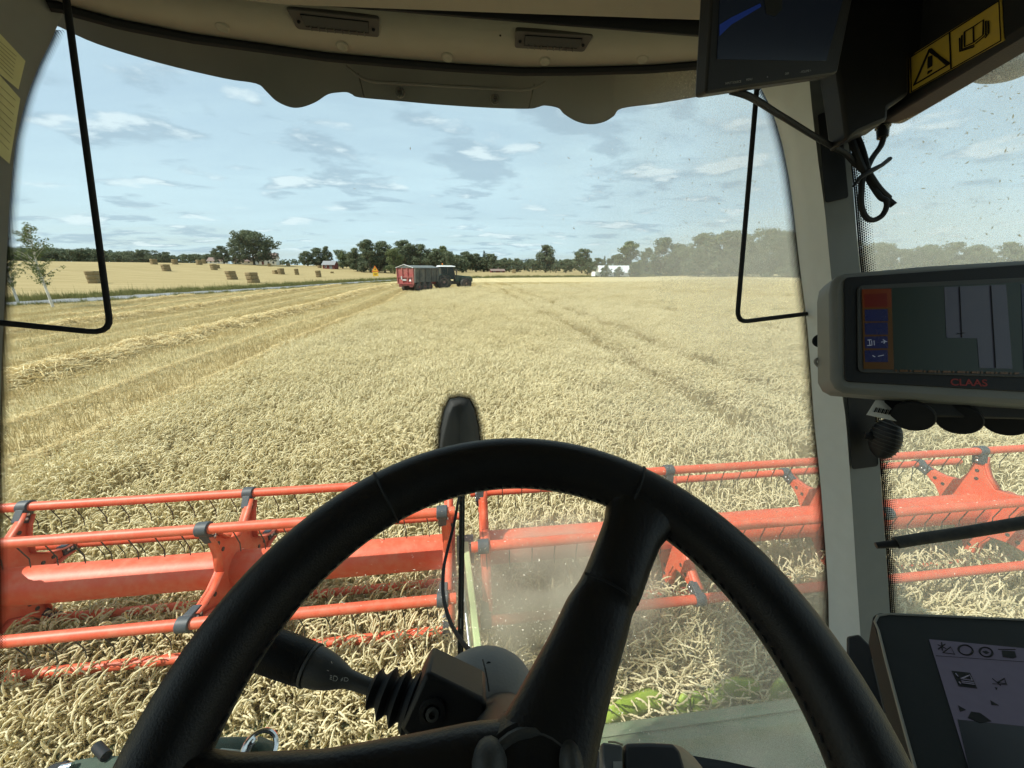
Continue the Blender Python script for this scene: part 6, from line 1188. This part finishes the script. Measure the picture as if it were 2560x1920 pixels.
def build_case():
    D = .98; pl = Plane((180, 1890, D), (280, 1886, D), (180, 1960, D * .95)); S = lambda x, y: (60 + x / 3.16, 1780 + y / 3.16)
    MB().prism([pl.at(*q) for q in (S(380, 372), S(640, 330), S(800, 340), S(800, 620), S(380, 620))], -pl.n * .06).build('lid', M_OLIVE, cs, bevel=.008); MB().prism([pl.at(*q, .004) for q in (S(160, 445), S(230, 405), S(350, 370), S(352, 410), S(260, 450), S(160, 520))], -pl.n * .03).build('strap', M_SEAL, cs, bevel=.004)
    MB().tube([pl.at(*S(575, 270), .0), pl.at(*S(650, 350), .01)], .0115, 10).build('handle', M_SEAL, cs); MB().tube([pl.at(*S(290, 445), .01), pl.at(*S(380, 425), .01)], .008, 10).build('chrome_latch', M_CHROME, cs)
build_case()
bt = thing('work_boot', 'dusty tan leather boot toe resting on the pedal plate', 'boot', on_z(1720, 1990, ZF))
def build_boot():
    c = P(1735, 1985, .97); d = norm(np.array([.05, 1, 0])); MB().ball(c + (0, 0, -.015), (.060, .11, .055), 26, 16).build('toe_cap', M_TAN, bt); MB().ball(c + np.array([0, -.11, .04]), (.052, .09, .075), 20, 12).build('upper', M_TAN, bt); MB().ball(c + (0, -.03, -.06), (.065, .15, .018), 24, 8).build('sole', M_SOLE, bt)
    for k in range(3): MB().tube([c + np.array([x, -.05 - .025 * k, .052 + .018 * k - 12 * x * x]) for x in np.linspace(-.03, .03, 7)], .003, 5).build('lace', M_SOLE, bt)
build_boot()
pe = thing('pedal_box', 'black pedal housing in front of the boot below the windshield', 'pedal', on_z(1600, 1960, ZF))
def build_pedal():
    T = lambda x, y: (1240 + x / 4.424, 1640 + y / 4.424); D = .93; pl = Plane((1500, 1860, D), (1700, 1868, D), (1500, 1930, D * .96))
    MB().prism([pl.at(*T(*q)) for q in ((1430, 962), (1700, 955), (1960, 968), (2040, 1040), (2110, 1300), (1430, 1500))], -pl.n * .06).build('housing', M_BLACK, pe, bevel=.008); MB().prism([pl.at(*T(*q), .002) for q in ((1175, 950), (1400, 985), (1412, 1500), (1190, 1500))], -pl.n * .05).build('bracket', M_DARKGREY, pe, bevel=.005)
    MB().tube([pl.at(*T(*q), .006) for q in ((1240, 950), (1320, 952), (1405, 985))], .0022, 6).build('worn_edge', M_TAN, pe); MB().prism([pl.at(*T(*q), .005) for q in ((1298, 1165), (1395, 1165), (1400, 1500), (1300, 1500))], -pl.n * .004).build('plate', M_STEEL, pe)
build_pedal()

# ---- chaff stuck to the outside of the glass
g = np.random.default_rng(77); c = []
for _ in range(520):
    px = 2030 - abs(g.normal(0, 420)); py = g.uniform(260, 1880) if g.random() < .5 else g.uniform(300, 800)
    if 120 < px < 2020: c.append(W(px, py, .008))
for _ in range(380): px, py = g.uniform(2140, 2560), g.uniform(150, 640); r = ray(px, py); c.append(CAM + r * (.975 / r[0]) * .985)
for _ in range(260): px, py = g.normal(1750, 190), g.uniform(1500, 1890); c.append(W(px, py, .008))
flakes('chaff_on_glass', np.array(c), g, .0011, .0048, .28)
